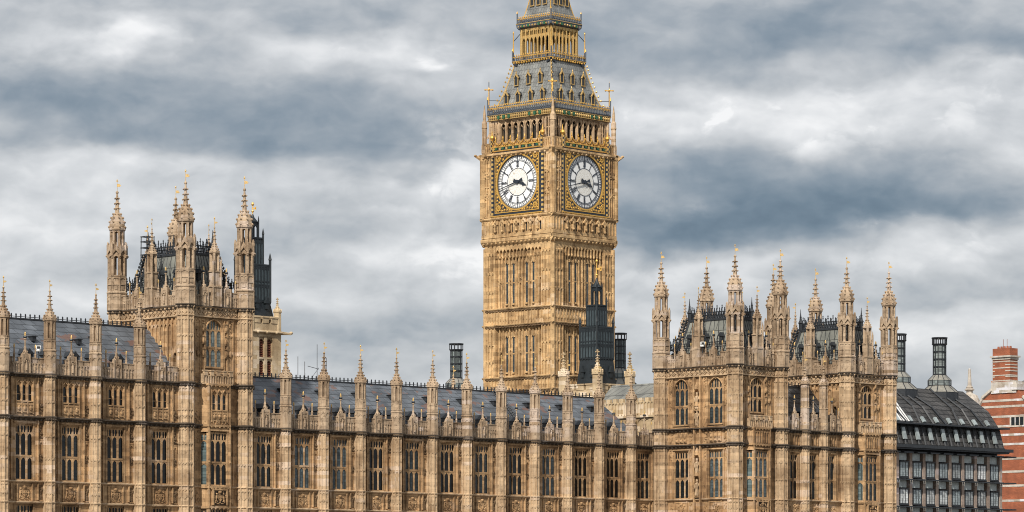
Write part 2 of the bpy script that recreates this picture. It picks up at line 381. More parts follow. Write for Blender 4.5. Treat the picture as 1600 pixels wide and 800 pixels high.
W3 = window_mesh(3, 2.0, 13.1, 18.22, 15.27, 17.38)
W2 = window_mesh(2, 1.25, 13.1, 18.1, 15.27, 17.3)
W1 = window_mesh(1, .62, 13.1, 18.1, 15.27, 17.35)
def put_window(Wm, parent, x, y, rz=0.0, z=0.0):
    o = inst('window', Wm[0], parent, (x, y, z), rz); inst('glass', Wm[1], o); return o
def small_window():
    mb = MB(); g = MB()
    for c in (-.66, 0, .66):
        mb.arch(c - .23, c + .23, 21.5, 21.9, 22.0, .28, .4); mb.box(c - .23, c + .23, .32, .4, 20.98, 21.04); g.box(c - .25, c + .25, .36, .4, 20.4, 22.0)
        mb.box(c - .3, c + .3, .1, .27, 20.28, 20.4)
        mb.xz([(c - .34, 22.0), (c, 22.42), (c + .34, 22.0), (c + .25, 22.0), (c, 22.28), (c - .25, 22.0)], .12, .3)
        mb.box(c - .27, c + .27, .15, .27, 19.3, 20.2); mb.blob(c, .13, 19.72, .19, .1, .26); mb.box(c - .2, c + .2, .1, .16, 19.98, 20.1)
    for c in (-.99, -.33, .33, .99): mb.box(c - .06, c + .06, .12, .3, 19.2, 22.3)
    return mb.mesh('window', HONEY), g.mesh('glass', GLASS)
WS = small_window()
def arms_mesh():
    mb = MB(); pm = MB(); pm.box(-.84, .84, .34, .5, 11.15, 12.6)
    mb.xz([(-.25, 12.05), (-.25, 11.7), (0, 11.42), (.25, 11.7), (.25, 12.05)], .16, .4)
    mb.box(-.03, .03, .12, .2, 11.5, 12.05); mb.box(-.25, .25, .12, .2, 11.8, 11.86)
    mb.blob(0, .25, 12.2, .19, .12, .12); mb.lathe(0, .25, [(.2, 12.28), (.25, 12.42), (.2, 12.44), (.03, 12.52)], 6)
    for sg in (-1, 1):           # lion and unicorn rearing towards the shield
        mb.blob(sg * .46, .26, 11.83, .1, .12, .27); mb.blob(sg * .42, .22, 12.2, .09, .1, .1); mb.blob(sg * .36, .2, 12.17, .07, .07, .06)
        mb.tube((sg * .42, .22, 11.95), (sg * .24, .2, 12.02), .06, .04); mb.tube((sg * .44, .24, 11.85), (sg * .25, .2, 11.8), .055, .035)
        mb.tube((sg * .5, .24, 11.62), (sg * .34, .2, 11.4), .085, .05); mb.tube((sg * .55, .26, 11.6), (sg * .55, .22, 11.38), .08, .05)
        mb.tube((sg * .56, .28, 11.65), (sg * .72, .25, 11.95), .035, .03); mb.blob(sg * .72, .25, 12.05, .06)
        if sg > 0: mb.tube((.44, .2, 12.28), (.38, .16, 12.48), .03, .008)
    for i in range(7): mb.blob(-.54 + i * .18, .24, 11.28 + .06 * math.cos(i * 2.1), .08, .1, .05)
    for x in (-.88, .88): mb.box(x - .07, x + .07, .12, .5, 11.1, 12.72)
    mb.box(-.8, .8, .2, .5, 12.55, 12.7)
    return mb.mesh('coat_of_arms', HONEY), pm.mesh('panel', SOOT)
ARMS = arms_mesh()
def put_arms(parent, x, y, rz=0.0): o = inst('coat_of_arms', ARMS[0], parent, (x, y, 0), rz); inst('panel', ARMS[1], o)
def carved(z0, z1, n, r):
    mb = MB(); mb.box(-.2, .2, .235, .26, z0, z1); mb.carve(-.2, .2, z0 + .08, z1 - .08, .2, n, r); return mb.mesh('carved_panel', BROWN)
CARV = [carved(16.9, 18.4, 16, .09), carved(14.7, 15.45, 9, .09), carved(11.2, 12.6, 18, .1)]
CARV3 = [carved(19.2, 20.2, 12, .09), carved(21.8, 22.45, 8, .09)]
def facade(L, ops, zt=18.62, third=False):
    mb = MB(); mb.wall(-L / 2, L / 2, 0, zt, .25, .75, ops)
    xs = L / 2 - 1.15; px = []
    for sg in (-1, 1):
        a = sg * xs; c = a + sg * .36; px.append(c)
        mb.box(a - .07, a + .07, .08, .26, ZSILL, 18.6); mb.box(a - .07, a + .07, .08, .26, 11.2, 12.7)
        mb.box(c - .26, c + .26, .14, .26, 16.75, 16.85); mb.box(c - .26, c + .26, .14, .26, 11.1, 11.2); mb.arch(c - .25, c + .25, 16.1, 16.6, 16.75, .16, .26)
        if third: mb.box(a - .07, a + .07, .08, .26, 19.1, 22.6)
    return mb.mesh('wall', HONEY), px
OPS3 = [(-1.0, 1.0, 13.1, 18.22), (-1.0, 1.0, 13.1 - LOWDROP, 18.22 - LOWDROP)]
def cornice_mesh(L, z1, h=.36, proud=.34, boss=.13, pitch=.55, mat=None):
    mb = MB(); mb.yz([(.3, z1 - h), (.22, z1 - h), (.12, z1 - h * .75), (.02, z1 - h * .5), (.25 - proud - .1, z1 - .1), (.25 - proud - .1, z1), (.3, z1 + .06)], -L / 2, L / 2)
    mb.bosses(-L / 2, L / 2, .02, z1 - h * .72, boss * 1.1, pitch)
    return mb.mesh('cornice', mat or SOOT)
def string_mesh(L, z1):
    mb = MB(); mb.yz([(.3, z1 - .22), (.2, z1 - .2), (.0, z1 - .08), (.0, z1), (.3, z1 + .08)], -L / 2, L / 2); return mb.mesh('string_course', PALE)
def buttress_mesh(ztop, r=.455, cy=-.18):
    mb = MB(); lv = [(0, 10.75), (11.05, 12.7), (12.98, 15.1), (15.25, 17.2), (17.3, ztop - .4)]
    if ztop > 20: lv = lv[:-1] + [(17.3, 18.55), (19.0, 20.4), (20.5, 21.6), (21.7, ztop - .4)]
    mb.lathe(0, cy, [(r, 0), (r, ztop)]); mb.box(-r * 1.15, r * 1.15, cy + .12, .3, 0, ztop)
    for z in (11.0, ZSILL) + ((ZC,) if ztop > 20 else ()): mb.lathe(0, cy, [(r, z - .22), (r + .1, z - .08), (r + .1, z), (r, z + .07)])
    mb.lathe(0, cy, [(r, ztop - .35), (r + .2, ztop - .1), (r + .2, ztop), (r, ztop + .05)])
    fw = 2 * r * math.sin(PI / 8); ap = r * math.cos(PI / 8)
    for k in (-2, -1, 0, 1, 2):
        mb.push(TR(0, cy) @ RZ(k * PI / 4))
        for sg in (-1, 1): mb.box(sg * fw / 2 - .04, sg * fw / 2 + .04, -ap - .05, -ap + .05, 0, ztop - .3)
        for a, b in lv[1:]:
            mb.arch(-fw / 2, fw / 2, b - .3, b - .12, b, -ap - .05, -ap + .02, 2)
            mb.blob(0, -ap - .02, b - .05, .07, .05, .1, 4)
        mb.push(TR(0, -ap, 11.85) @ Matrix.Rotation(PI / 4, 4, 'Y')); mb.box(-.14, .14, -.06, .02, -.14, .14); mb.pop()
        mb.pop()
    rgs = []
    for z in (ztop,) + ((ZC,) if ztop > 20 else ()):
        rg = MB(); rg.lathe(0, cy, [(r, z - .36), (r + .08, z - .3), (r + .14, z - .16), (r + .23, z - .06), (r + .23, z + .03), (r, z + .08)])
        for k in range(-3, 4): a = k * PI / 8 - PI / 2; rg.blob((r + .12) * math.cos(a), cy + (r + .12) * math.sin(a), z - .24, .1, .1, .11, 5)
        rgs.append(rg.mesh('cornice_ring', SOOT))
    return mb.mesh('buttress', PALE), rgs
def spirelet(mb, r, z0, zd, zs, bulb=False):     # ogee cap, spirelet and crockets
    h = zd - z0
    pr = ((0, 1), (.12, 1.02), (.38, .93), (.64, .74), (.84, .50), (1, .30)) if bulb else ((0, 1), (.1, .99), (.3, .83), (.52, .60), (.76, .42), (1, .30))
    mb.lathe(0, 0, [(r * b, z0 + h * a) for a, b in pr])
    mb.lathe(0, 0, [(r * .30, zd), (r * .10, zs)])
    for k in range(8):
        a = PI / 8 + k * PI / 4; c, s_ = math.cos(a), math.sin(a)
        for t, q in (((.05, 1.08), (.38, 1.0), (.66, .80), (.9, .52)) if bulb else ((.04, 1.1), (.3, .92), (.55, .66), (.82, .46))): mb.blob(c * r * q, s_ * r * q, z0 + h * t, r * .14, None, r * .15, 4)
        for t in (.2, .45, .7):
            q = r * (.30 - .2 * t) + r * .13
            if k % 2 == 0: mb.blob(c * q, s_ * q, zd + (zs - zd) * t, r * .13, None, r * .12, 4)
    for t in (.22, .47, .72): mb.lathe(0, 0, [(r * .22, zd + (zs - zd) * t - .07), (r * .34, zd + (zs - zd) * t), (r * .2, zd + (zs - zd) * t + .06)])
    mb.blob(0, 0, zs, r * .2, None, r * .22)
def vane_mesh(h, f=.36):
    mb = MB(); mb.tube((0, 0, 0), (0, 0, h), .028, .02); mb.blob(0, 0, h, .07, .07, .12); mb.blob(0, 0, h * .12, .08)
    mb.push(RZ(-PI / 4 - .1)); mb.box(0.02, f, -.015, .015, h * .5, h * .5 + f * .95); mb.box(f, f + .1, -.015, .015, h * .5 + .05, h * .5 + .15); mb.box(-.12, .12, -.02, .02, h * .9, h * .93); mb.pop()
    return mb.mesh('vane', DGOLD)
VANE_S = vane_mesh(1.05, .2); VANE_L = vane_mesh(1.25, .29)
def open_lantern(mb, r, z0, z1, n=8, pw=.2, arch=.35, ph=PI / 8):
    fw = 2 * r * math.sin(PI / n); ap = r * math.cos(PI / n)
    for k in range(n):
        a = ph + k * 2 * PI / n
        mb.push(RZ(a)); mb.box(r - pw * 1.1, r + .02, -pw / 2, pw / 2, z0, z1); mb.pop()
        mb.push(RZ(a + PI / n + PI / 2)); mb.arch(-fw / 2, fw / 2, z1 - arch - .08, z1 - .1, z1, -ap, -ap + pw * .8, 2); mb.pop()
def pinnacle_mesh():
    mb = MB(); r = .56
    mb.lathe(0, 0, [(.6, 0), (.6, 2.1), (.66, 2.16), (.66, 2.26), (.54, 2.34), (.54, 3.22), (.58, 3.26), (.58, 3.34), (.42, 3.36)])
    fw = 2 * .54 * math.sin(PI / 8); ap = .54 * math.cos(PI / 8)
    for k in range(8):
        mb.push(RZ(k * PI / 4))
        for sg in (-1, 1): mb.box(sg * fw / 2 - .035, sg * fw / 2 + .035, -ap - .05, -ap + .03, 2.4, 3.2)
        mb.box(-fw / 2, fw / 2, -ap - .04, -ap + .03, 2.36, 2.5); mb.box(-fw / 2, fw / 2, -ap - .04, -ap + .03, 3.05, 3.2)
        mb.xz([(-fw / 2 - .02, 5.0), (0, 5.45), (fw / 2 + .02, 5.0)], -.62, -.5)
        mb.arch(-.2, .2, 1.5, 1.75, 1.9, -.6, -.54, 2)
        mb.pop()
    mb.lathe(0, 0, [(.3, 3.3), (.3, 4.95)])
    open_lantern(mb, .54, 3.3, 4.95, 8, .2)
    mb.lathe(0, 0, [(.5, 4.9), (.64, 4.98), (.66, 5.12), (.58, 5.2)])
    spirelet(mb, .58, 5.18, 6.25, 7.75)
    return mb.mesh('pinnacle', WEATH)
PINN = pinnacle_mesh()
BUTT = buttress_mesh(ZC); BUTT3 = buttress_mesh(22.95)
def put_buttress(parent, x, y, ztop, bm, rz=0.0):
    o = inst('buttress', bm[0], parent, (x, y, 0), rz); [inst('cornice_ring', q, o) for q in bm[1]]; p = inst('pinnacle', PINN, parent, (x, y - .12 if rz == 0 else y, ztop), 0); p.rotation_euler = (random.uniform(-.009, .009), random.uniform(-.009, .009), random.choice((0, 1, 2, 3)) * PI / 4)
    v = inst('vane', VANE_S, p, (0, 0, 7.7), random.uniform(-.5, .4) - p.rotation_euler.z)
def parapet_mesh(L, gab=1, d=.3, step=.62):
    mb = MB(); mb.box(-L / 2, L / 2, .0, d, 0, .98)
    n = int(L / step); st = L / n
    cs = [0.0] if gab == 1 else [(-.5 + (i + .5) / gab) * L for i in range(gab)]
    for i in range(n):
        a = -L / 2 + i * st
        if i % 2 == 0 or i == n - 1: mb.box(a + .04, a + st - .04, .0, d, .98, 1.42); mb.box(a, a + st, -.05, d + .05, 1.4, 1.48)
        else: mb.box(a, a + st, -.05, d + .05, .96, 1.04)
    mb.ribs(-L / 2, L / 2, .05, .98, n * 2, 0, .07, .08, .3)
    for i in range(n):
        a = -L / 2 + (i + .5) * st; mb.blob(a, -.06, .62, .1, .07, .12, 4)
    for c in cs:
        mb.box(c - .34, c + .34, -.12, d, 0, 1.5); mb.xz([(c - .42, 1.5), (c, 2.1), (c + .42, 1.5)], -.14, d)
        mb.box(c - .46, c - .34, -.2, .1, 0, 1.8); mb.box(c + .34, c + .46, -.2, .1, 0, 1.8)
        mb.arch(-.22 + c, .22 + c, 1.0, 1.3, 1.4, -.22, -.1); mb.lathe(c, -.2, [(.09, .25), (.12, .6), (.09, .9), (.05, .98), (.08, 1.08), (.03, 1.2)], 6)
        for sg in (-1, 1):
            for t in (.25, .6): mb.blob(c + sg * .5 * (1 - t), 0, 1.55 + .75 * t, .09)
        mb.lathe(c, .05, [(.18, 1.9), (.12, 2.3), (.14, 2.36), (.075, 2.5), (.06, 3.1), (.14, 3.18), (.1, 3.3), (.02, 3.36)], 6)
        for sg in (-1, 1):
            mb.lathe(c + sg * 1.22, .1, [(.10, .9), (.10, 1.7), (.13, 1.75), (.07, 1.85), (.06, 2.4)], 6)
    return mb.mesh('parapet', WEATH), cs
_m = MB(); _m.blob(0, .05, 3.36, .19, .19, .17); FBALL = _m.mesh('finial_ball', IRON)
_m = MB(); _m.lathe(0, .05, [(.1, 3.46), (.08, 3.7), (.03, 3.84)], 6); GTIP = _m.mesh('gilded_tip', DGOLD)
_m = MB(); _m.lathe(0, .1, [(.075, 2.38), (.075, 2.56), (.03, 2.7)], 6); GTIPS = _m.mesh('gilded_tip', DGOLD)
def put_parapet(pm, parent, x, y, z, rz=0.0):
    o = inst('parapet', pm[0], parent, (x, y, z), rz)
    for c in pm[1]:
        inst('finial_ball', FBALL, o, (c, 0, 0)); inst('gilded_tip', GTIP, o, (c, 0, 0)); inst('gilded_tip', GTIPS, o, (c - 1.22, 0, 0)); inst('gilded_tip', GTIPS, o, (c + 1.22, 0, 0))
    return o

# ------------------------------------------------------------------ setting
g = MB(); g.box(-9000, 12000, 226, 15000, -3, 0); structure(inst('ground', g.mesh('ground', GROUND)))
g = MB(); g.add([(-9000, -900, -1.5), (12000, -900, -1.5), (12000, 225.99, -1.5), (-9000, 225.99, -1.5)], [(0, 1, 2, 3)]); structure(inst('river', g.mesh('river', WATER)))
Y0 = 250.0

# ------------------------------------------------------------------ middle range (two storeys, eleven pinnacles)
BAY = 5.035; XM0 = 216.75
mid = thing('palace_wing', 'long two storey gothic palace wing with eleven pinnacles below the clock tower', 'palace wing', (XM0 + 5 * BAY, Y0, 0))
WALL_M = facade(BAY, OPS3); COR_M = cornice_mesh(BAY, ZC); STR_M = string_mesh(BAY, ZSILL); STR_A = string_mesh(BAY, ZARM); PAR_M = parapet_mesh(BAY - 1.1)
x0 = -5 * BAY
def bay(parent, x, y, wallm, strm, stra, corms, parm, zpar, low=True, small=False):
    inst('wall', wallm[0], parent, (x, y, 0)); [inst('carved_panel', m_, parent, (x + c, y, 0)) for c in wallm[1] for m_ in (CARV + CARV3 if small else CARV)]; put_window(W3, parent, x, y); put_window(W3, parent, x, y, 0, -LOWDROP)
    put_arms(parent, x, y); inst('string_course', strm, parent, (x, y, 0)); inst('string_course', stra, parent, (x, y, 0))
    for c in corms: inst('cornice', c, parent, (x, y, 0))
    put_parapet(parm, parent, x, y + .05, zpar)
for i in range(11):
    put_buttress(mid, x0 + i * BAY, 0, ZC, BUTT)
for i in range(-1, 11):
    x = x0 + (i + .5) * BAY
    if i == 10: x -= .1
    bay(mid, x, 0, WALL_M, STR_M, STR_A, [COR_M], PAR_M, ZC)
def roof(parent, x0, x1, ye, ze, yr, zr, hip0=0, hip1=0, mat=None, crest=True):
    mat = mat or SLATE
    mb = MB(); yb = 2 * yr - ye
    mb.add([(x0, ye, ze), (x1, ye, ze), (x1 - hip1, yr, zr), (x0 + hip0, yr, zr), (x0, yb, ze), (x1, yb, ze)], [(0, 1, 2, 3), (5, 4, 3, 2), (1, 5, 2), (4, 0, 3), (0, 4, 5, 1)])
    r = inst('roof', mb.mesh('roof', mat), parent)
    if crest:
        c = MB(); c.box(x0 + hip0, x1 - hip1, yr - .12, yr + .12, zr - .06, zr + .08)
        n = int((x1 - x0 - hip0 - hip1) / .55)
        for i in range(n):
            x = x0 + hip0 + (i + .5) * .55; c.box(x - .05, x + .05, yr - .04, yr + .04, zr, zr + .3); c.blob(x, yr, zr + .38, .12, .06, .14, 4)
        c.box(x0 + hip0, x1 - hip1, yr - .03, yr + .03, zr + .18, zr + .24)
        inst('cresting', c.mesh('cresting', IRON), r)
    return r
XA, XB = 213.0 - mid.location.x, 271.0 - mid.location.x
rm = roof(mid, XA, XB, .9, 19.2, 6.3, 24.45, 0, 3.0)
def dormer_mesh():
    mb = MB(); mb.box(-.42, .42, -.5, 1.2, -.1, .75); mb.xz([(-.55, .7), (0, 1.2), (.55, .7)], -.6, 1.3); mb.blob(0, -.55, 1.2, .07); return mb.mesh('dormer', IRON)
DORM = dormer_mesh()
def vent_mesh():
    mb = MB(); mb.box(-.22, .22, -.3, .4, -.1, .38); mb.box(-.3, .3, -.4, .4, .36, .44); return mb.mesh('roof_vent', IRON)
RVENT = vent_mesh()
for i in range(-1, 10):
    x = x0 + (i + .5) * BAY
    for dx in (-1.35, 1.45): inst('dormer', DORM, mid, (x + dx, 2.1, 20.3))
    inst('roof_vent', RVENT, mid, (x + 1.1, 4.7, 22.9))
def ladder_mesh(l):
    mb = MB()
    for sg in (-.32, .32): mb.tube((sg, 0, 0), (sg, l * .72, l * .69), .05); mb.tube((sg, 0, .4), (sg, l * .72, l * .69 + .4), .04)
    n = int(l / .28)
    for i in range(n):
        t = i / n; mb.box(-.35, .35, t * l * .72 - .06, t * l * .72 + .06, t * l * .69, t * l * .69 + .05)
        if i % 3 == 0:
            for sg in (-.32, .32): mb.tube((sg, t * l * .72, t * l * .69), (sg, t * l * .72, t * l * .69 + .4), .035)
    return mb.mesh('roof_ladder', IRON)
LAD = ladder_mesh(7.2)
inst('roof_ladder', LAD, mid, (x0 - 2.6, .95, 19.5)); inst('roof_ladder', LAD, mid, (x0 + 7.1 * BAY - .4, .95, 19.5))
bw = MB(); bw.box(XA, XB, 11.2, 11.7, 0, 19.2); inst('wall', bw.mesh('wall', HONEY), mid)

# ------------------------------------------------------------------ left range (three storeys)
BL = 5.35; XL = 198.32
left = thing('palace_wing', 'three storey gothic palace wing with four pinnacles and a steep slate grey roof', 'palace wing', (XL - 2 * BL, Y0, 0))
lo = [(-1.0, 1.0, 13.1, 18.22), (-1.0, 1.0, 13.1 - LOWDROP, 18.22 - LOWDROP)] + [(c - .23, c + .23, 20.4, 22.0) for c in (-.66, 0, .66)]
WALL_L = facade(BL, lo, 22.65, True); COR_L1 = cornice_mesh(BL, ZC); COR_L2 = cornice_mesh(BL, 22.95); STR_L = string_mesh(BL, ZSILL); STR_LA = string_mesh(BL, ZARM); PAR_L = parapet_mesh(BL - 1.1)
for i in range(-1, 5):
    x = 2 * BL - i * BL
    if i >= 0: put_buttress(left, x, 0, 22.95, BUTT3)
    x -= BL / 2
    bay(left, x, 0, WALL_L, STR_L, STR_LA, [COR_L1, COR_L2], PAR_L, 22.95, True, True); put_window(WS, left, x, 0)
roof(left, -16, 204.6 - left.location.x, .9, 23.2, 6.2, 28.6)
for i in range(0, 5):
    x = 2 * BL - (i - .5) * BL - BL
    for dx in (-1.4, 1.5): inst('dormer', DORM, left, (x + dx, 2.0, 24.2))
    inst('roof_vent', RVENT, left, (x + .5, 4.4, 26.8)); inst('roof_vent', RVENT, left, (x - 1.6, 4.0, 26.4))
bw = MB(); bw.box(-16, 204.6 - left.location.x, 11.0, 11.5, 0, 23.2); inst('wall', bw.mesh('wall', HONEY), left)

# ------------------------------------------------------------------ towers
def turret_lantern(mb, z):      # everything above the tower cornice at z
    mb.lathe(0, 0, [(1.0, z), (1.0, z + 1.6), (1.08, z + 1.68), (1.08, z + 1.8), (.93, z + 1.92), (.93, z + 3.3), (.98, z + 3.34), (.98, z + 3.46), (.5, z + 3.5)])
    fw = 2 * .93 * math.sin(PI / 8); ap = .93 * math.cos(PI / 8)
    for k in range(8):
        mb.push(RZ(k * PI / 4))
        for sg in (-1, 1):
            mb.box(sg * fw / 2 - .05, sg * fw / 2 + .05, -ap - .07, -ap + .03, z + 1.9, z + 3.3); mb.box(sg * fw / 2 - .05, sg * fw / 2 + .05, -ap - .11, -ap + .03, z, z + 1.6)
        mb.box(-fw / 2, fw / 2, -ap - .06, -ap + .03, z + 2.5, z + 2.62); mb.arch(-fw / 2, fw / 2, z + 3.0, z + 3.2, z + 3.3, -ap - .06, -ap + .03, 2)
        mb.arch(-fw / 2, fw / 2, z + 1.1, z + 1.35, z + 1.5, -ap - .1, -ap + .03, 2); mb.box(-.15, .15, -ap - .05, -ap + .02, z + 2.05, z + 2.4)
        # gablet collar between the two lantern stages
        mb.xz([(-fw / 2 - .03, z + 5.45), (-fw / 2 - .03, z + 5.75), (0, z + 6.55), (fw / 2 + .03, z + 5.75), (fw / 2 + .03, z + 5.45), (0, z + 5.95)], -ap - .12, -ap + .12)
        mb.pop()
        mb.push(RZ(PI / 8 + k * PI / 4)); mb.box(.84, 1.06, -.09, .09, z + 5.2, z + 6.5); mb.blob(.96, 0, z + 6.6, .1, .1, .22, 4); mb.blob(1.08, 0, z + 5.4, .14, .1, .1, 4); mb.pop()
    open_lantern(mb, .93, z + 3.46, z + 5.5, 8, .26, .4)
    mb.lathe(0, 0, [(.9, z + 5.42), (.9, z + 5.6), (.74, z + 6.1), (.7, z + 6.3), (.4, z + 6.32)])
    open_lantern(mb, .72, z + 6.25, z + 7.95, 8, .22, .35)
    mb.lathe(0, 0, [(.66, z + 7.85), (.86, z + 8.0), (.88, z + 8.18), (.78, z + 8.25)])
    spirelet(mb, .80, z + 8.22, z + 9.75, z + 11.75, True)
def corner_turret(zt, cors):
    mb = MB(); r = .80
    mb.lathe(0, 0, [(r, 0), (r, zt - .3), (r + .2, zt - .08), (r + .2, zt), (r, zt + .04)])
    fw = 2 * r * math.sin(PI / 8); ap = r * math.cos(PI / 8)
    for z in cors: mb.lathe(0, 0, [(r, z - .34), (r + .16, z - .12), (r + .2, z), (r, z + .08)])
    for z in (ZSILL, ZARM): mb.lathe(0, 0, [(r, z - .2), (r + .12, z - .08), (r, z + .06)])
    lev = [12.6, 15.2, 17.1, 18.5] + [q for q in (20.4, 22.5, 24.3, 26.0, 27.6, 29.2) if q < zt - 1]
    for k in range(8):
        mb.push(RZ(k * PI / 4))
        for sg in (-1, 1): mb.box(sg * fw / 2 - .055, sg * fw / 2 + .055, -ap - .08, -ap + .04, 0, zt - .3)
        mb.box(-.03, .03, -ap - .04, -ap + .02, 0, zt - 1.3)
        for b in lev:
            for c in (-fw / 4, fw / 4): mb.arch(c - fw / 4, c + fw / 4, b - .32, b - .12, b, -ap - .07, -ap + .02, 2)
            mb.blob(0, -ap - .04, b, .07, .05, .1, 4)
        mb.push(TR(0, -ap, zt - .68) @ Matrix.Rotation(PI / 4, 4, 'Y')); mb.box(-.2, .2, -.07, .02, -.2, .2); mb.pop()
        for zz in (11.85, 19.75): mb.push(TR(0, -ap, zz) @ Matrix.Rotation(PI / 4, 4, 'Y')); mb.box(-.17, .17, -.06, .02, -.17, .17); mb.pop()
        mb.pop()
        mb.push(RZ(PI / 8 + k * PI / 4)); mb.blob(r + .12, 0, zt - .25, .13, .12, .13, 5); mb.blob(r + .06, 0, zt - 1.08, .1, .1, .1, 5); mb.pop()
    mb.lathe(0, 0, [(r, zt - 1.2), (r + .12, zt - 1.1), (r + .12, zt - 1.02), (r, zt - .95)])
    tl = MB(); turret_lantern(tl, zt)
    rgs = []
    for z in list(cors) + [zt]:
        rg = MB(); rg.lathe(0, 0, [(r, z - .38), (r + .1, z - .32), (r + .14, z - .16), (r + .25, z - .06), (r + .25, z + .03), (r, z + .1)])
        for k in range(16): a = k * PI / 8; rg.blob((r + .14) * math.cos(a), (r + .14) * math.sin(a), z - .26, .11, .11, .12, 5)
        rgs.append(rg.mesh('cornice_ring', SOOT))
    return mb.mesh('turret', PALE), rgs, tl.mesh('lantern', WEATH)
def mid_pinnacle():
    mb = MB(); mb.box(-.55, .55, -.3, .6, 0, 1.9); mb.box(-.62, .62, -.36, .66, 1.85, 2.0); mb.box(-.42, .42, -.2, .5, 2.0, 3.4); mb.box(-.5, .5, -.26, .55, 3.35, 3.5)
    for a in (-1, 1):
        mb.box(a * .5 - .07, a * .5 + .07, -.35, -.2, 0, 4.4); mb.lathe(a * .5, -.28, [(.1, 4.4), (.01, 4.9)], 4)
    mb.push(TR(0, .12)); open_lantern(mb, .46, 3.5, 5.2, 4, .24, .35, PI / 4); mb.lathe(0, 0, [(.2, 3.5), (.2, 5.2)], 4, PI / 4)
    mb.lathe(0, 0, [(.44, 5.15), (.54, 5.25), (.5, 5.4)], 8); spirelet(mb, .46, 5.35, 6.3, 7.7); mb.pop()
    return mb.mesh('pinnacle', WEATH)
MIDP = mid_pinnacle()
def upper_window(z0, z1, pale=False):
    return window_mesh(3, 2.06, z0, z1, z0 + (z1 - z0) * .40, z0 + (z1 - z0) * .76, True, .25, pale)
def statue_mesh():
    mb = MB(); mb.lathe(0, 0, [(.24, 0), (.27, .1), (.2, .7), (.25, 1.1), (.29, 1.3), (.1, 1.42), (.08, 1.48)], 8)
    mb.blob(0, 0, 1.62, .13, .14, .17, 8); mb.lathe(0, 0, [(.13, 1.72), (.16, 1.84), (.1, 1.82)], 6)
    mb.tube((-.27, -.02, 1.25), (-.2, -.22, .85), .08, .06); mb.tube((.27, -.02, 1.25), (.24, -.2, .9), .08, .06); mb.tube((.26, -.22, .3), (.26, -.22, 1.5), .025); mb.blob(-.18, -.24, .82, .08)
    return mb.mesh('statue', PALE)
STATUE = statue_mesh()
def frieze_mesh(L, z0, z1):
    mb = MB(); mb.box(-L / 2, L / 2, .12, .5, z0, z1); mb.box(-L / 2, L / 2, -.02, .3, z0, z0 + .12)
    mb.yz([(.3, z1 - .3), (.1, z1 - .28), (-.18, z1 - .1), (-.18, z1), (.3, z1 + .05)], -L / 2, L / 2)
    n = int(L / .62); st = L / n; zc = (z0 + .12 + z1 - .28) / 2
    for i in range(n):
        x = -L / 2 + (i + .5) * st
        mb.push(TR(x, .12, zc) @ Matrix.Rotation(PI / 4, 4, 'Y'))
        for a, b, c, d in ((-.2, .2, -.2, -.14), (-.2, .2, .14, .2), (-.2, -.14, -.14, .14), (.14, .2, -.14, .14)): mb.box(a, b, -.1, .02, c, d)
        mb.pop(); mb.blob(x, .06, zc, .09, .07, .09, 5); mb.blob(x, -.04, z1 - .28, .13, .1, .12, 5)
    return mb.mesh('frieze', PALE)
def balcony_mesh(z0):
    mb = MB(); w = 1.85
    mb.box(-w, w, -.5, .3, z0 - .12, z0); mb.ribs(-w, w, z0, z0 + .75, 12, -.4, .1, .1, .3); mb.box(-w, w, -.4, -.3, z0, z0 + .72)
    for i in range(5):
        x = -w + .25 + i * (2 * w - .5) / 4; mb.box(x - .2, x + .2, -.55, -.25, z0 + .72, z0 + 1.2); mb.box(x - .26, x + .26, -.6, -.2, z0 + 1.16, z0 + 1.26)
    mb.box(-w, w, -.45, -.3, z0 + .85, z0 + .93)
    for sg in (-1, 1): mb.box(sg * w - .06, sg * w + .06, -.45, .3, z0, z0 + .9)
    return mb.mesh('balcony', PALE)
def oriel_wall(ztop, third):
    mb = MB(); mb.xy([(-1.85, .3), (-1.3, -.55), (1.3, -.55), (1.85, .3)], 0, 13.0 - LOWDROP)
    mb.xy([(-1.85, .3), (-1.3, -.55), (1.3, -.55), (1.85, .3)], 18.3, ztop if not third else 20.4)
    mb.xy([(-1.85, .3), (-1.3, -.55), (1.3, -.55), (1.85, .3)], 11.0, 13.05); mb.xy([(-1.85, .3), (-1.3, -.55), (1.3, -.55), (1.85, .3)], 10.7, 11.0)
    if third: mb.xy([(-1.85, .3), (-1.3, -.55), (1.3, -.55), (1.85, .3)], 22.0, ztop)
    zz = [(13.0 - LOWDROP, 10.75), (13.05, 18.35)]
    for a, b in zz:
        for sg in (-1, 1):
            mb.xy([(sg * 1.40, -.58), (sg * 1.02, -.58), (sg * 1.02, -.3), (sg * 1.2, -.3)], a, b); mb.xy([(sg * 1.96, .3), (sg * 1.84, .08), (sg * 1.7, .12), (sg * 1.7, .3)], a, b)
    if third:
        for sg in (-1, 1):
            mb.xy([(sg * 1.85, .3), (sg * 1.3, -.55), (sg * .9, -.55), (sg * .9, -.2), (sg * 1.5, .3)], 20.4, 22.0); mb.box(sg * .33 - .1, sg * .33 + .1, -.5, -.2, 20.4, 22.0)
    for z in (11.0, ZSILL, ZC, ztop):
        mb.xy([(-2.0, .3), (-1.4, -.72), (1.4, -.72), (2.0, .3)], z - .2, z)
        mb.bosses(-1.3, 1.3, -.68, z - .24, .1, .5)
    for sg in (-1, 1): mb.box(sg * 1.32 - .09, sg * 1.32 + .09, -.68, -.5, 0, ztop); mb.blob(sg * 1.32, -.66, 15.3, .12); 
    mb.ribs(-1.2, 1.2, 19.05, 20.3, 6, -.55, .1, .1, .4)
    if third: mb.carve(-1.1, 1.1, 19.1, 20.2, -.6, 20, .1)
    return mb.mesh('oriel', HONEY)
WOR3 = window_mesh(3, 2.0, 13.1, 18.22, 15.27, 17.38, False, .32)
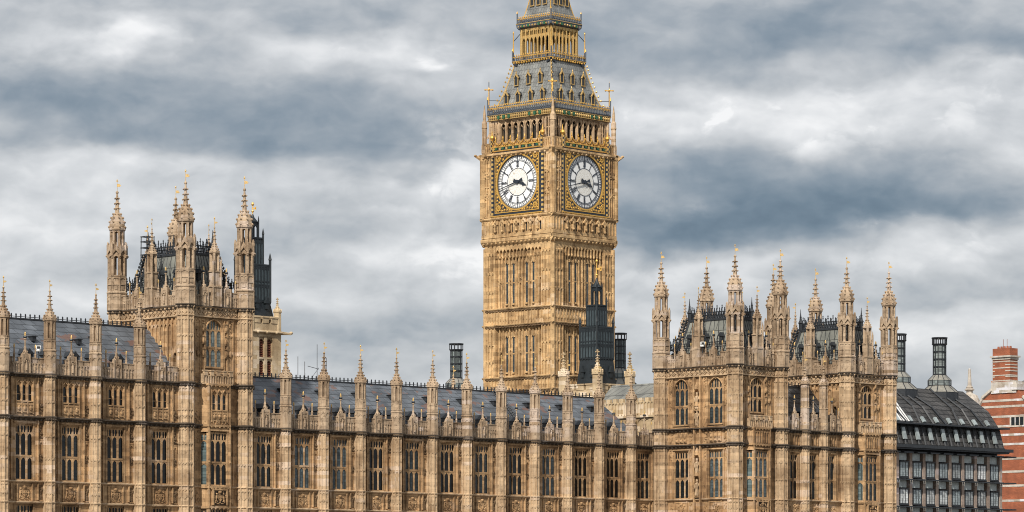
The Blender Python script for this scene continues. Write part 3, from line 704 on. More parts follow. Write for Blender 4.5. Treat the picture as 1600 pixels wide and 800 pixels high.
def tower(name, label, X, Y, zt, zu, third, sface, w=7.57, d=10.9, mw=None, cage=False):
    t = thing(name, label, 'tower', (X, Y, 0), 0, None)
    zf = zt - 1.1; cors = [ZC, zu]
    tm = corner_turret(zt, cors)
    for a, b in ((0, 0), (w, 0), (0, d), (w, d)):
        o = inst('turret', tm[0], t, (a, b, 0)); [inst('cornice_ring', q, o) for q in tm[1]]; inst('lantern', tm[2], o); inst('vane', VANE_L, o, (0, 0, zt + 11.7))
    # river face
    cx = w / 2; UW = upper_window(zu + 1.72, zf - .12, third)
    mb = MB(); mb.wall(-w / 2 + .6, w / 2 - .6, 0, zf, .25, .75, [(-1.2, 1.2, 5.6, 10.7), (-1.2, 1.2, 13.1, 18.25), (-1.03, 1.03, zu + 1.72, zf - .12)] + ([(-1.2, 1.2, 20.4, 22.0)] if third else []))
    for sg in (-1, 1):       # carved pilaster strips beside the great window
        a, b = sorted((sg * 1.26, sg * 1.62))
        mb.ribs(a, b, zu + .3, zf - .2, 1, .25, .14, .08, .3)
        for k in range(3):
            z = zu + 2.6 + k * 1.25
            mb.box(a + .05, b - .05, .08, .26, z, z + .75); mb.blob((a + b) / 2, .05, z + .35, .16, .1, .3); mb.box(a, b, .04, .26, z + .8, z + .9)
        c, e = sorted((sg * 1.72, sg * 2.4)); mb.ribs(c, e, zu + .3, zf - .1, 1, .25, .12, .1, .5); mb.carve(c + .15, e - .15, zf - 1.9, zf - .3, .22, 14, .1); mb.blob((c + e) / 2, .16, zu + 3.0, .2, .14, .35)
        mb.ribs(c, e, 13.0, 18.5, 1, .25, .12, .1, .5); mb.carve(c + .1, e - .1, 17.2, 18.3, .22, 12, .1); mb.carve(c + .1, e - .1, 11.3, 12.5, .22, 16, .1); mb.carve(c + .1, e - .1, 19.2, 20.3, .22, 16, .1)
    inst('wall', mb.mesh('wall', HONEY), t, (cx, 0, 0)); put_window(UW, t, cx, 0)
    ztop = zu if zu > 22 else zu
    orl = inst('oriel', oriel_wall(zu, third), t, (cx, 0, 0))
    for dz in (0, -LOWDROP):
        put_window(WOR3, t, cx, -.8, 0, dz)
        for sg in (-1, 1):
            ang = sg * math.atan2(.85, .55)
            put_window(W1, t, cx + sg * 1.575 + math.sin(ang) * .28, -.125 - math.cos(ang) * .28, ang, dz)
    if third: put_window(WS, t, cx, -.8)
    put_arms(t, cx, -.95); inst('balcony', balcony_mesh(zu + .05), t, (cx, 0, 0))
    for z in {ZC, zu}: inst('cornice', cornice_mesh(w - 1.6, z), t, (cx, 0, 0))
    for z in (ZSILL, ZARM): inst('string_course', string_mesh(w - 1.6, z), t, (cx, 0, 0))
    FE = frieze_mesh(w - 1.7, zf, zt); FS = frieze_mesh(d - 1.7, zf, zt); PE = parapet_mesh(w - 1.7, 2); PS = parapet_mesh(d - 1.7, 2)
    for rz, px, py, fr, pm, L in ((E_, cx, 0, FE, PE, w), (W_, cx, d, FE, PE, w), (S_, 0, d / 2, FS, PS, d), (N_, w, d / 2, FS, PS, d)):
        inst('frieze', fr, t, (px, py, 0), rz); inst('cornice', cornice_mesh(L - 1.7, zt), t, (px, py, 0), rz); put_parapet(pm, t, px, py, zt, rz)
        p = inst('pinnacle', MIDP, t, (px, py, zt), rz); inst('vane', VANE_S, p, (0, .12, 7.6))
    # left (south) face
    L = d
    if sface == 'windows':
        offs = [(-2.62), (2.45)]
        ops = []
        for c in offs: ops += [(c - 1.0, c + 1.0, 5.6, 10.75), (c - 1.0, c + 1.0, 13.1, 18.22), (c - 1.03, c + 1.03, zu + .45, zf - .12)]
        mb = MB(); mb.wall(-L / 2 + .6, L / 2 - .6, 0, zf, .25, .75, ops)
        UWS = upper_window(zu + .45, zf - .12)
        for c in offs:
            put_window(W3, t, 0, L / 2 - c, S_); put_window(W3, t, 0, L / 2 - c, S_, -LOWDROP); put_window(UWS, t, 0, L / 2 - c, S_)
            put_arms(t, 0, L / 2 - c, S_)
            for sg in (-1, 1):
                a, b = sorted((c + sg * 1.24, c + sg * 1.74)); mb.ribs(a, b, zu + .2, zf - .1, 1, .25, .13, .09, .5); mb.carve(a + .1, b - .1, zf - 1.7, zf - .3, .22, 12, .1); mb.carve(a + .1, b - .1, zu + 2.2, zu + 2.9, .2, 7, .1)
                mb.ribs(a, b, 13.0, 18.5, 1, .25, .13, .09, .5); mb.carve(a + .1, b - .1, 17.2, 18.3, .22, 10, .1); mb.carve(a + .1, b - .1, 11.3, 12.5, .22, 12, .1); mb.carve(a, b, 19.1, 20.3, .22, 14, .1)
            for k in (-.6, 0, .6): mb.box(c + k - .24, c + k + .24, .12, .26, 19.2, 20.3); mb.blob(c + k, .1, 19.85, .2, .12, .26); mb.blob(c + k, .1, 19.35, .18, .1, .12)
            mb.carve(c - .8, c + .8, zf - 1.0, zf - .15, .22, 1, .1)
        n0 = (offs[0] + offs[1]) / 2
        for sg in (-1, 1): mb.box(n0 + sg * .45 - .1, n0 + sg * .45 + .1, -.1, .3, 11.2, zf)
        for z in (zu + 2.1, zu + .25, 13.3, 15.6): mb.box(n0 - .35, n0 + .35, -.15, .3, z - .2, z); mb.arch(n0 - .35, n0 + .35, z + 1.85, z + 2.2, z + 2.4, -.1, .26); mb.lathe(n0, -.02, [(.35, z + 2.15), (.3, z + 2.5), (.04, z + 3.0)], 6)
        inst('wall', mb.mesh('wall', HONEY), t, (0, d / 2, 0), S_)
        for z in (zu + 2.1, zu + .25, 13.3, 15.6): inst('statue', STATUE, t, (-.02, d / 2 - n0, z), S_)
    else:
        mb = MB(); mb.wall(-L / 2 + .6, L / 2 - .6, 0, zf, .25, .75, [(L / 2 - 2.1, L / 2 - 1.65, zu + 1.6, zu + 3.1)])
        mb.ribs(-L / 2 + 1.0, L / 2 - 2.3, zu - 1.5, zf - .6, 12, .25, .16, .14, .5); mb.ribs(-L / 2 + 1.0, L / 2 - 1, zf - .6, zf, 14, .25, .16, .14, .4)
        for sg in (0, 1): mb.box(L / 2 - 2.2 + sg * .65, L / 2 - 2.1 + sg * .65, .12, .3, zu + 1.3, zu + 3.5)
        mb.arch(L / 2 - 2.1, L / 2 - 1.65, zu + 2.7, zu + 3.05, zu + 3.4, .2, .5)
        inst('wall', mb.mesh('wall', HONEY), t, (0, d / 2, 0), S_)
        gm = MB(); gm.box(L / 2 - 2.1, L / 2 - 1.65, .55, .6, zu + 1.6, zu + 3.2); wq = inst('window', gm.mesh('window', GLASS), t, (0, d / 2, 0), S_)
    if sface == 'windows':
        for z in {ZC, zu}: inst('cornice', cornice_mesh(d - 1.6, z), t, (0, d / 2, 0), S_)
        for z in (ZSILL, ZARM): inst('string_course', string_mesh(d - 1.6, z), t, (0, d / 2, 0), S_)
    mb = MB(); mb.wall(-L / 2 + .6, L / 2 - .6, 0, zf, .25, .75); mb.ribs(-L / 2 + 1.1, L / 2 - 1.1, 20, zf - .1, 12, .25, .16, .14, .5); inst('wall', mb.mesh('wall', HONEY), t, (w, d / 2, 0), N_)
    mb = MB(); mb.wall(-w / 2 + .6, w / 2 - .6, 0, zf, .25, .75); inst('wall', mb.mesh('wall', HONEY), t, (cx, d, 0), W_)
    # mansard roof
    a0 = (1.0, w - 1.0, 1.0, d - 1.0); a1 = (2.15, w - 2.15, 2.3, d - 2.3); zb = zt - .1; z2 = zt + 5.3
    mb = MB(); V = lambda q, z: [(q[0], q[2], z), (q[1], q[2], z), (q[1], q[3], z), (q[0], q[3], z)]
    mb.ext(V(a0, zb), V(a1, z2)); r = inst('roof', mb.mesh('roof', LEADP), t)
    rb = MB()
    for i in range(11):
        s_ = i / 10
        for (p0, p1, q0, q1) in (((a0[0], a0[2]), (a0[0], a0[3]), (a1[0], a1[2]), (a1[0], a1[3])), ((a0[0], a0[2]), (a0[1], a0[2]), (a1[0], a1[2]), (a1[1], a1[2]))):
            pa = (p0[0] + (p1[0] - p0[0]) * s_, p0[1] + (p1[1] - p0[1]) * s_, zb); pb = (q0[0] + (q1[0] - q0[0]) * s_, q0[1] + (q1[1] - q0[1]) * s_, z2); rb.tube(pa, pb, .04, None, 4)
    # cresting along the hips and round the top
    for k in range(4):
        pa = Vector(V(a0, zb)[k]); pb = Vector(V(a1, z2)[k]); 
        for i in range(16):
            q = pa.lerp(pb, (i + .5) / 16); out = Vector((q.x - cx, q.y - d / 2, 0)).normalized()
            rb.tube(q, q + out * .62 + Vector((0, 0, .2)), .08, .06, 4); rb.blob(*(q + out * .62 + Vector((0, 0, .22))), .13, .13, .17, 4); rb.blob(*(q + out * .3 + Vector((0, 0, .3))), .16, .16, .16, 5)
        rb.tube(pa, pb, .16, None, 5)
        q = V(a1, z2)[k]; rb.lathe(q[0], q[1], [(.2, z2), (.22, z2 + .8), (.3, z2 + .9), (.15, z2 + 1.2), (.05, z2 + 2.0), (.02, z2 + 2.5)], 6)
        for zz in (1.3, 1.6): rb.blob(q[0], q[1], z2 + zz, .16, .16, .07, 5)
    lx, ly = a1[1] - a1[0], a1[3] - a1[2]
    for (px, py, rz, L_) in ((cx, a1[2], 0, lx), (cx, a1[3], 0, lx), (a1[0], d / 2, PI / 2, ly), (a1[1], d / 2, PI / 2, ly)):
        rb.push(TR(px, py) @ RZ(rz)); rb.crest(-L_ / 2, L_ / 2, 0, z2, 1.45, .36); rb.box(-L_ / 2, L_ / 2, -.12, .12, z2 - .12, z2 + .12); rb.pop()
    for (px, py, rz, L_) in ((cx, d - .3, 0, w - 2), (.4, d / 2, PI / 2, d - 2), (w - .4, d / 2, PI / 2, d - 2)):
        rb.push(TR(px, py) @ RZ(rz)); rb.crest(-L_ / 2, L_ / 2, 0, zt + 1.9, 1.3, .45); rb.pop()
    inst('cresting', rb.mesh('cresting', IRON), r)
    dm = MB(); dm.box(-.17, .17, -.3, .9, -.3, .4); dm.xz([(-.3, .4), (0, .85), (.3, .4)], -.42, .9); dmm = dm.mesh('dormer', IRON)
    for f_ in (.22, .5, .66, .82): inst('dormer', dmm, r, (1.55, 1.5 + (d - 3) * f_, zt + 2.9), S_)
    for f_ in (.3, .7): inst('dormer', dmm, r, (1.5 + (w - 3) * f_, 1.6, zt + 2.9), E_)
    if cage:
        c = MB(); q = (a1[0] - .3, a1[3] - .2)
        for dx in (-.5, .5):
            for dy in (-.5, .5): c.tube((q[0] + dx, q[1] + dy, z2 - 4), (q[0] + dx * .9, q[1] + dy * .9, z2 + 2.0), .05)
        for zz in (-2, -1.2, -.5, .2, .9, 1.5, 2.0):
            c.box(q[0] - .5, q[0] + .5, q[1] - .52, q[1] - .46, z2 + zz - .04, z2 + zz + .04); c.box(q[0] - .5, q[0] + .5, q[1] + .46, q[1] + .52, z2 + zz - .04, z2 + zz + .04)
            c.box(q[0] - .52, q[0] - .46, q[1] - .5, q[1] + .5, z2 + zz - .04, z2 + zz + .04); c.box(q[0] + .46, q[0] + .52, q[1] - .5, q[1] + .5, z2 + zz - .04, z2 + zz + .04)
        inst('scaffold_cage', c.mesh('scaffold_cage', IRON), r)
    return t
XP, YP = 271.32, 238.32
tower('palace_tower', 'square four turreted gothic tower rising above the three storey wing, ladder cage on its roof', 204.03, Y0, 30.55, 22.95, True, 'blind', 7.46, 10.7, cage=True)
tower('palace_tower', 'gothic tower with two tall arched windows side by side on its sunlit face', XP, YP, 27.5, 20.75, False, 'windows')
tower('palace_tower', 'gothic tower at the end of the palace, nearest the dark office block', 290.39, YP, 27.5, 20.75, False, 'blind')

# ------------------------------------------------------------------ link between the two right towers
lk = thing('palace_wing', 'narrow recessed palace range with three windows filling the gap between two gothic towers', 'palace wing', (284.65, YP, 0))
LL = 11.6
mb = MB(); wx = (-3.2, 0, 3.2)
mb.wall(-LL / 2, LL / 2, 0, 20.4, .25, .75, [(c - .625, c + .625, 13.1, 18.1) for c in wx] + [(c - .625, c + .625, 13.1 - LOWDROP, 18.1 - LOWDROP) for c in wx])
for c in wx:
    for sg in (-1, 1): mb.ribs(*sorted((c + sg * .84, c + sg * 1.1)), 13.0, 18.5, 1, .25, .1, .08, .4)
    mb.ribs(c - .9, c + .9, 19.1, 20.3, 4, .25, .12, .1, .4); mb.carve(c - .9, c + .9, 11.3, 12.5, .22, 30, .11)
inst('wall', mb.mesh('wall', HONEY), lk)
for c in wx: put_window(W2, lk, c, 0); put_window(W2, lk, c, 0, 0, -LOWDROP)
bl = buttress_mesh(20.75, .46, -.05)
def slim_pinnacle():
    mb = MB(); mb.lathe(0, 0, [(.5, 0), (.5, 2.4), (.56, 2.46), (.44, 2.6), (.44, 5.0), (.58, 5.1), (.58, 5.25), (.5, 5.3)]); spirelet(mb, .5, 5.3, 6.1, 7.3)
    for k in range(8): mb.push(RZ(k * PI / 4)); mb.ribs(-.15, .15, 2.65, 4.9, 1, -.4, .06, .06, .3); mb.pop()
    return mb.mesh('pinnacle', WEATH)
SLIM = slim_pinnacle()
for x in (-1.62, 1.62):
    o = inst('buttress', bl[0], lk, (x, 0, 0)); [inst('cornice_ring', q, o) for q in bl[1]]; p = inst('pinnacle', SLIM, lk, (x, -.05, 20.75)); inst('vane', VANE_S, p, (0, 0, 7.2))
for z in (ZC, 20.75): inst('cornice', cornice_mesh(LL, z), lk)
for z in (ZSILL, ZARM): inst('string_course', string_mesh(LL, z), lk)
pl = parapet_mesh(3.0)
for x in (-3.25, 0, 3.25): put_parapet(pl, lk, x, .05, 20.75)
roof(lk, -5.4, 5.6, .9, 21.0, 5.4, 26.0, 0, 0, PHROOF)
for x in (-3.3, -.2, 2.9): inst('dormer', DORM, lk, (x, 2.0, 22.2))
LADL = ladder_mesh(6.4); inst('roof_ladder', LADL, lk, (4.2, 1.0, 21.2))
mb = MB(); mb.box(-5.4, 5.6, 10.4, 10.9, 0, 21); inst('wall', mb.mesh('wall', HONEY), lk)

# ------------------------------------------------------------------ low wing behind the right pavilion
rw = thing('palace_wing', 'low pale stone wing with grey panelled roof behind the end of the long wing', 'palace wing', (275.0, 256.2, 0))
mb = MB(); mb.wall(-7, 7, 0, 24.3, 0, .5); mb.ribs(-7, 7, 22.9, 24.3, 28, 0, .12, .1, .3); mb.box(-7, 7, -.3, .2, 22.5, 22.75); mb.ribs(-7, 7, 18, 22.4, 14, 0, .12, .12, .5)
for i in range(14): mb.box(-7 + i + .1, -7 + i + .65, 0, .4, 24.3, 24.75)
inst('wall', mb.mesh('wall', CLEAN), rw, (0, 0, 0), S_)
mb = MB(); mb.add([(.8, -7, 24.4), (.8, 7, 24.4), (3.2, 7, 26.6), (3.2, -7, 26.6), (5.6, -7, 24.4), (5.6, 7, 24.4)], [(0, 3, 2, 1), (3, 4, 5, 2), (0, 4, 3), (1, 2, 5)]); inst('roof', mb.mesh('roof', LOWROOF), rw)

# ------------------------------------------------------------------ ventilation towers with iron lanterns
def pinn_plain():
    mb = MB(); mb.lathe(0, 0, [(.62, -3.2), (.62, 1.0), (.72, 1.06), (.72, 1.2), (.6, 1.3)]); 
    for k in range(8): mb.push(RZ(k * PI / 4)); mb.xz([(-.26, 1.15), (0, 1.75), (.26, 1.15)], -.66, -.5); mb.pop()
    spirelet(mb, .58, 1.28, 2.4, 3.7); mb.box(-.3, .3, -.06, .06, 3.75, 3.87); mb.box(-.06, .06, -.3, .3, 3.75, 3.87); mb.box(-.07, .07, -.07, .07, 3.6, 4.1)
    return mb.mesh('pinnacle', CLEAN)
PPL = pinn_plain()
def vent_tower(label, X, Y, side, zs, wd, pin=1.0, vh=2.0, vs=1.0):
    t = thing('ventilation_tower', label, 'tower', (X, Y, 0)); h = side / 2; z0 = zs[0]
    mb = MB(); lv = [(-.95, -.2), (.2, .95)]
    LM = MB(); TW = MB()
    for k in range(4):
        mb.push(RZ(k * PI / 2)); mb.push(TR(0, -h))
        mb.wall(-h, h - .5, 0, z0 - .7, 0, .5, [(a, b, z0 - 6.6, z0 - 4.7) for a, b in lv] + [(a, b, z0 - 4.5, z0 - 2.3) for a, b in lv])
        mb.yz([(0, z0 - 1.9), (-.3, z0 - 1.75), (-.3, z0 - 1.65), (0, z0 - 1.5)], -h, h)
        for x in (-h * .6, 0, h * .6): mb.blob(x, -.25, z0 - 1.75, .2, .25, .18)
        n = 3
        for i in range(n):
            a = -h + .55 + i * (side - .8) / n; mb.box(a, a + (side - .8) / n - .35, -.06, .4, z0 - .7, z0); mb.box(a - .06, a + (side - .8) / n - .29, -.14, .46, z0 - .12, z0 + .06)
        for a, b in lv:
            for zt_ in (z0 - 4.7, z0 - 2.3): mb.arch(a, b, zt_ - .55, zt_ - .15, zt_, .12, .45)
            for i in range(16): LM.push(RZ(k * PI / 2) @ TR(0, -h) ); zz = z0 - 6.5 + i * .26; LM.box(a, b, .25, .42, zz, zz + .12); LM.pop()
            LM.push(RZ(k * PI / 2) @ TR(0, -h)); LM.box(a, b, .45, .48, z0 - 6.6, z0 - 2.3); LM.pop()
        mb.box(-1.2, 1.2, -.06, .02, z0 - 2.2, z0 - 2.05)
        mb.pop(); mb.pop()
    mb.tube((h, -h, z0 - 1.7), (h + 1.3, -h - 1.3 + 1.1, z0 - 1.75), .22, .12); mb.blob(h + 1.3, -h - .2, z0 - 1.65, .25, .18, .2)
    mb.box(-h + .4, h - .4, -h + .4, h - .4, z0 - 1.2, z0 - .6)
    inst('wall', mb.mesh('wall', CLEAN), t); inst('louvre', LM.mesh('louvre', REDL), t)
    for a in (-1, 1):
        for b in (-1, 1): i_ = 0 if pin > 1 else .3; o = inst('pinnacle', PPL, t, (a * (h - i_), b * (h - i_), z0)); o.scale = (pin, pin, 1 if pin > 1 else .55)
    S2 = math.sqrt(.5) * 2
    q = lambda w: w / 2 * math.sqrt(2)
    z1, z2, z3, z4, z5, z6 = zs[1:]
    w0, w1, w2, w3 = wd
    lm = MB(); P4 = PI / 4; pn = MB()
    lm.lathe(0, 0, [(q(w0), z0 - .4), (q(w0 * .93), z0 + (z1 - z0) * .3), (q(w1), z1), (q(w1), z2), (q(w1 * 1.06), z2 + .05), (q(w1 * 1.06), z2 + .2), (q(w1 * .96), z2 + .25), (q(w2), z3 - .5), (q(w2), z4), (q(w2 * 1.08), z4 + .08), (q(w2 * 1.08), z4 + .25), (q(w2 * .6), z4 + .3)], 4, P4)
    zm = z2 - (z2 - z1) * .52
    for k in range(4):
        lm.push(RZ(k * PI / 2)); y = -w1 / 2
        for i in range(7): x = -w1 / 2 + i * w1 / 6; lm.box(x - .06, x + .06, y - .09, y + .03, z1 - .1, z2)
        for z in (z1, zm - .08, zm + .3, z2 - .12): lm.box(-w1 / 2, w1 / 2, y - .08, y + .03, z, z + .14)
        for i in range(6): a = -w1 / 2 + i * w1 / 6; lm.arch(a + .06, a + w1 / 6 - .06, z2 - .7, z2 - .3, z2 - .1, y - .06, y + .02, 2); lm.arch(a + .06, a + w1 / 6 - .06, zm - .6, zm - .25, zm - .08, y - .06, y + .02, 2)
        pn.push(RZ(k * PI / 2)); pn.box(-w1 / 2 + .1, w1 / 2 - .1, y - .03, y, z1 + .2, z2 - .1); pn.box(-w2 / 2 + .1, w2 / 2 - .1, -w2 / 2 - .03, -w2 / 2, z3 - .3, z4 - .1); pn.pop()
        y2 = -w2 / 2
        for i in range(5): x = -w2 / 2 + i * w2 / 4; lm.box(x - .06, x + .06, y2 - .08, y2 + .03, z3 - .4, z4)
        for i in range(4): a = -w2 / 2 + i * w2 / 4; lm.arch(a + .06, a + w2 / 4 - .06, z4 - .8, z4 - .35, z4 - .1, y2 - .06, y2 + .02, 2)
        for x in (-w1 * .26, w1 * .26):     # gabled lucarnes on the skirt
            lm.box(x - .22, x + .22, -w0 / 2 - .02, -w1 / 2, z0 + .9, z0 + 1.6); lm.xz([(x - .36, z0 + 1.55), (x, z0 + 2.35), (x + .36, z0 + 1.55)], -w0 / 2 - .1, -w1 / 2)
        lm.lathe(w1 / 2, -w1 / 2, [(.15, z1), (.15, z2 + .7), (.2, z2 + .75), (.03, z2 + 1.5)], 6); lm.lathe(w2 / 2, -w2 / 2, [(.11, z3 - .4), (.11, z4 + .6), (.15, z4 + .65), (.02, z4 + 1.3)], 6)
        lm.box(w3 / 2 - .1, w3 / 2 + .06, -w3 / 2 - .06, -w3 / 2 + .1, z4, z5); lm.box(-w3 / 2, w3 / 2, -w3 / 2 - .04, -w3 / 2 + .06, z5 - .18, z5)
        lm.arch(-w3 / 2 + .08, w3 / 2 - .08, z5 - .9, z5 - .4, z5 - .18, -w3 / 2 - .04, -w3 / 2 + .05); lm.lathe(w3 / 2 + .06, -w3 / 2 - .06, [(.09, z4), (.09, z5 + .2), (.01, z5 + .7)], 5)
        lm.pop()
    lm.lathe(0, 0, [(q(w3 * .4), z4), (q(w3 * .4), z5)], 4, P4); lm.lathe(0, 0, [(q(w3 * 1.15), z5), (q(w3 * .8), z5 + .25), (q(w3 * .4), z5 + (z6 - z5) * .5), (.03, z6)], 8)
    la = inst('lantern', lm.mesh('lantern', VENTI), t)
    inst('panel', pn.mesh('panel', VENTP), la)
    v = MB(); v.tube((0, 0, z6 - .2), (0, 0, z6 + vh), .07, .05); v.blob(0, 0, z6 + vh, .16, .16, .25); v.blob(0, 0, z6 + .2, .16); v.push(RZ(-PI / 4 - .15)); v.box(.04, .75 * vs, -.03, .03, z6 + vh * .45, z6 + vh * .45 + .3 * vs); v.box(.5 * vs, .8 * vs, -.03, .03, z6 + vh * .45 - .2 * vs, z6 + vh * .45 + .5 * vs); v.pop()
    inst('vane', v.mesh('vane', GOLD), la)
    # dark gaps between the ribs
    return t
vent_tower('pale stone tower with dark iron lantern and gold vane in front of the clock tower', 291.8, 278.7, 5.7, (27.95, 31.1, 34.8, 35.5, 37.5, 39.9, 41.2), (3.5, 2.85, 1.7, .8), 1.05, 1.9, .75)
vent_tower('pale stone tower with red louvres and dark iron lantern half hidden behind a gothic tower', 240.0, 282.3, 4.5, (33.3, 35.0, 39.0, 39.6, 42.0, 44.0, 45.0), (3.4, 2.75, 1.65, .8), .72, 1.0, .5)

rp = thing('stone_pinnacle', 'greenish pinnacle with gold vane standing behind the long wing roof before the clock tower', 'pinnacle', (255.4, 266.0, 0))
mb = MB(); mb.lathe(0, 0, [(.6, 0), (.6, 24.2), (.7, 24.3), (.7, 24.5), (.58, 24.6)]); mb.push(TR(0, 0, 19.4)); spirelet(mb, .58, 5.18, 6.25, 7.4); mb.pop(); inst('shaft', mb.mesh('shaft', PALE), rp)
v = inst('vane', VANE_S, rp, (0, 0, 26.75))

# ------------------------------------------------------------------ the clock tower
et = thing('clock_tower', 'tall golden stone clock tower with two white dials and a gilded iron spire', 'clock tower', (308.08, 302.83, 0), R(2.8))
ROT4 = [k * PI / 2 for k in range(4)]
HP = 5.95; PW = 1.95; HR = HP - .42
def et_each(name, me, parent=et): return [inst(name, me, parent, (0, 0, 0), a) for a in ROT4]
SL = (-2.3, -1.15, 1.15, 2.3)
zones = [(6.0, 17.5), (18.9, 28.9), (30.6, 37.4), (39.5, 46.9)]
mb = MB(); ops = []
for a, b in zones:
    for x in SL: ops.append((x - .13, x + .13, a + .5, b - 1.4))
mb.wall(-HP + PW, HP - PW, 0, 48.0, -HR, -HR + .6, ops)
for a, b in zones:
    for k in range(-7, 8):
        x = k * .575
        if any(abs(x - q) < .05 for q in SL): continue
        big = k in (0, -3, 3, -6, 6)
        mb.box(x - .07, x + .07, -HR - (.30 if big else .22), -HR + .02, a, b)
    for k in range(-7, 7):
        x = k * .575
        if min(abs(x + .2875 - q) for q in SL) > .35: mb.box(x + .2875 - .035, x + .2875 + .035, -HR - .12, -HR + .02, a, b - .9)
        mb.arch(x + .09, x + .485, b - .9, b - .45, b - .3, -HR - .14, -HR + .02, 2)
        mb.carve(x + .15, x + .42, b - 1.7, b - 1.1, -HR - .04, 3, .07)
    for x in SL:
        for sg in (-1, 1): mb.box(x + sg * .23 - .055, x + sg * .23 + .055, -HR - .08, -HR + .02, a, b - 1.2)
        mb.xz([(x - .3, b - 1.55), (x, b - .7), (x + .3, b - 1.55), (x + .13, b - 1.6), (x, b - 1.35), (x - .13, b - 1.6)], -HR - .2, -HR + .02)
        zm = (a + b) / 2 - .4; mb.box(x - .16, x + .16, -HR - .1, -HR + .2, zm, zm + .18); mb.box(x - .22, x + .22, -HR - .22, -HR + .02, a + .5, a + .7)
    for x in (-1.725, 0, 1.725, 3.45, -3.45): mb.carve(x - .2, x + .2, (a + b) / 2 - .4, (a + b) / 2 + .3, -HR - .24, 5, .1)
et_each('wall', mb.mesh('wall', GOLDST))
gm = MB()
for a, b in zones:
    for x in SL: gm.box(x - .13, x + .13, -HR - .06, -HR + .07, a + .5, b - 1.4)
et_each('window', gm.mesh('window', SLITG))
# corner piers
mb = MB(); mb.box(-HP, -HP + PW, -HP, -HP + PW, 0, 48.2)
for rz in (0, -PI / 2):
    mb.push(RZ(0)); 
    for a, b in zones:
        n = max(2, round((b - a) / 2.6)); st = (b - a) / n
        for i in range(n):
            za = a + i * st; zb_ = za + st
            for k in range(4):
                x = -HP + .12 + k * (PW - .24) / 3
                if rz == 0: mb.box(x - .07, x + .07, -HP - .13, -HP + .02, za, zb_)
                else: mb.box(-HP - .13, -HP + .02, x - .07, x + .07, za, zb_)
            for k in range(3):
                x = -HP + .19 + k * (PW - .24) / 3; x2 = x + (PW - .24) / 3 - .14
                if rz == 0: mb.arch(x, x2, zb_ - .55, zb_ - .25, zb_ - .1, -HP - .11, -HP + .02, 2); mb.blob((x + x2) / 2, -HP - .1, zb_ - .1, .11, .09, .13, 4)
                else:
                    mb.push(RZ(-PI / 2)); mb.arch(-x2, -x, zb_ - .55, zb_ - .25, zb_ - .1, -HP - .11, -HP + .02, 2); mb.blob(-(x + x2) / 2, -HP - .1, zb_ - .1, .11, .09, .13, 4); mb.pop()
    mb.pop()
mb.lathe(-HP + .1, -HP + .1, [(.34, 0), (.34, 47.5)])
et_each('corner_pier', mb.mesh('corner_pier', GOLDST))
# bands
for z0, z1 in ((4.4, 6.0), (17.5, 18.9), (28.9, 30.6), (37.4, 39.5)):
    so_ = MB(); mb = MB(); mb.box(-HP + .3, HP - .3, -HP - .02, -HP + .7, z0, z1)
    for z in (z0, z1): mb.yz([(-HP + .05, z - .18), (-HP - .24, z - .06), (-HP - .28, z + .06), (-HP + .05, z + .16)], -HP - .28, HP + .02); so_.box(-HP - .16, HP + .16, -HP - .16, -HP + .1, z - .3, z - .17); so_.bosses(-HP, HP, -HP - .17, z - .2, .1, .55)
    n = 20; st = (2 * HP - .4) / n
    for i in range(n + 1): x = -HP + .2 + i * st; mb.box(x - .05, x + .05, -HP - .12, -HP, z0, z1)
    for i in range(n): x = -HP + .2 + (i + .5) * st; mb.arch(x - st / 2, x + st / 2, z1 - .6, z1 - .25, z1 - .1, -HP - .1, -HP, 2); mb.blob(x, -HP - .04, z0 + .75, .13, .08, .28, 5)
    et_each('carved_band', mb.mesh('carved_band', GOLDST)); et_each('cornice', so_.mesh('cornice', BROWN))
# corbelled arcade below the dials
HC = 6.22
mb = MB()
mb.box(-HP + PW, HP - PW, -HP + .02, -HP + .6, 47.5, 48.3)
n = 13; st = 2 * (HP - PW) / n
for i in range(n):
    x = -HP + PW + i * st; mb.arch(x + .05, x + st - .05, 46.7, 47.25, 47.5, -HP + .02, -HR + .1); mb.box(x - .06, x + .06, -HP, -HR, 46.2, 47.5); mb.blob(x, -HP + .1, 46.2, .12, .2, .2, 5)
mb.yz([(-HP + .1, 47.7), (-HP - .1, 47.9), (-HC - .12, 48.3), (-HC - .12, 48.7), (-HC + .2, 48.8), (-HC + .4, 47.7)], -HC - .12, HC + .0)
mb.bosses(-HC, HC, -HC - .02, 48.1, .17, .7)
mb.box(-HC + .2, HC - .2, -HC + .1, -HC + .8, 48.6, 51.4); n = 18; st = 2 * (HC - 1.9) / n
mb.box(-HC, HC, -HC - .06, -HC + .3, 48.8, 49.25)
for i in range(n + 1): x = -HC + 1.9 + i * st; mb.box(x - .07, x + .07, -HC - .02, -HC + .2, 49.2, 51.2)
for i in range(7):
    x = -HC + 1.9 + (i + .5) * 2 * (HC - 1.9) / 7; w_ = (HC - 1.9) / 7
    mb.box(x - .09, x + .09, -HC - .28, -HC + .1, 49.6, 50.6); mb.xz([(x - .45, 50.5), (x, 51.15), (x + .45, 50.5), (x + .3, 50.4), (x, 50.8), (x - .3, 50.4)], -HC - .2, -HC + .1); mb.blob(x, -HC - .2, 49.55, .2, .2, .2); mb.blob(x, -HC - .22, 50.3, .17, .15, .28)
for sg in (-1, 1):
    a, b = sorted((sg * (HC - 1.9), sg * (HC - .1))); mb.ribs(a, b, 49.3, 51.0, 3, -HC + .1, .16, .12, .5); mb.box(a, b, -HC + .02, -HC + .3, 48.8, 51.2)
mb.yz([(-HC + .2, 51.0), (-HC - .1, 51.1), (-HC - .2, 51.25), (-HC - .2, 51.4), (-HC + .2, 51.5)], -HC - .2, HC + .0)
et_each('arcade', mb.mesh('arcade', GOLDST))
dk = MB()
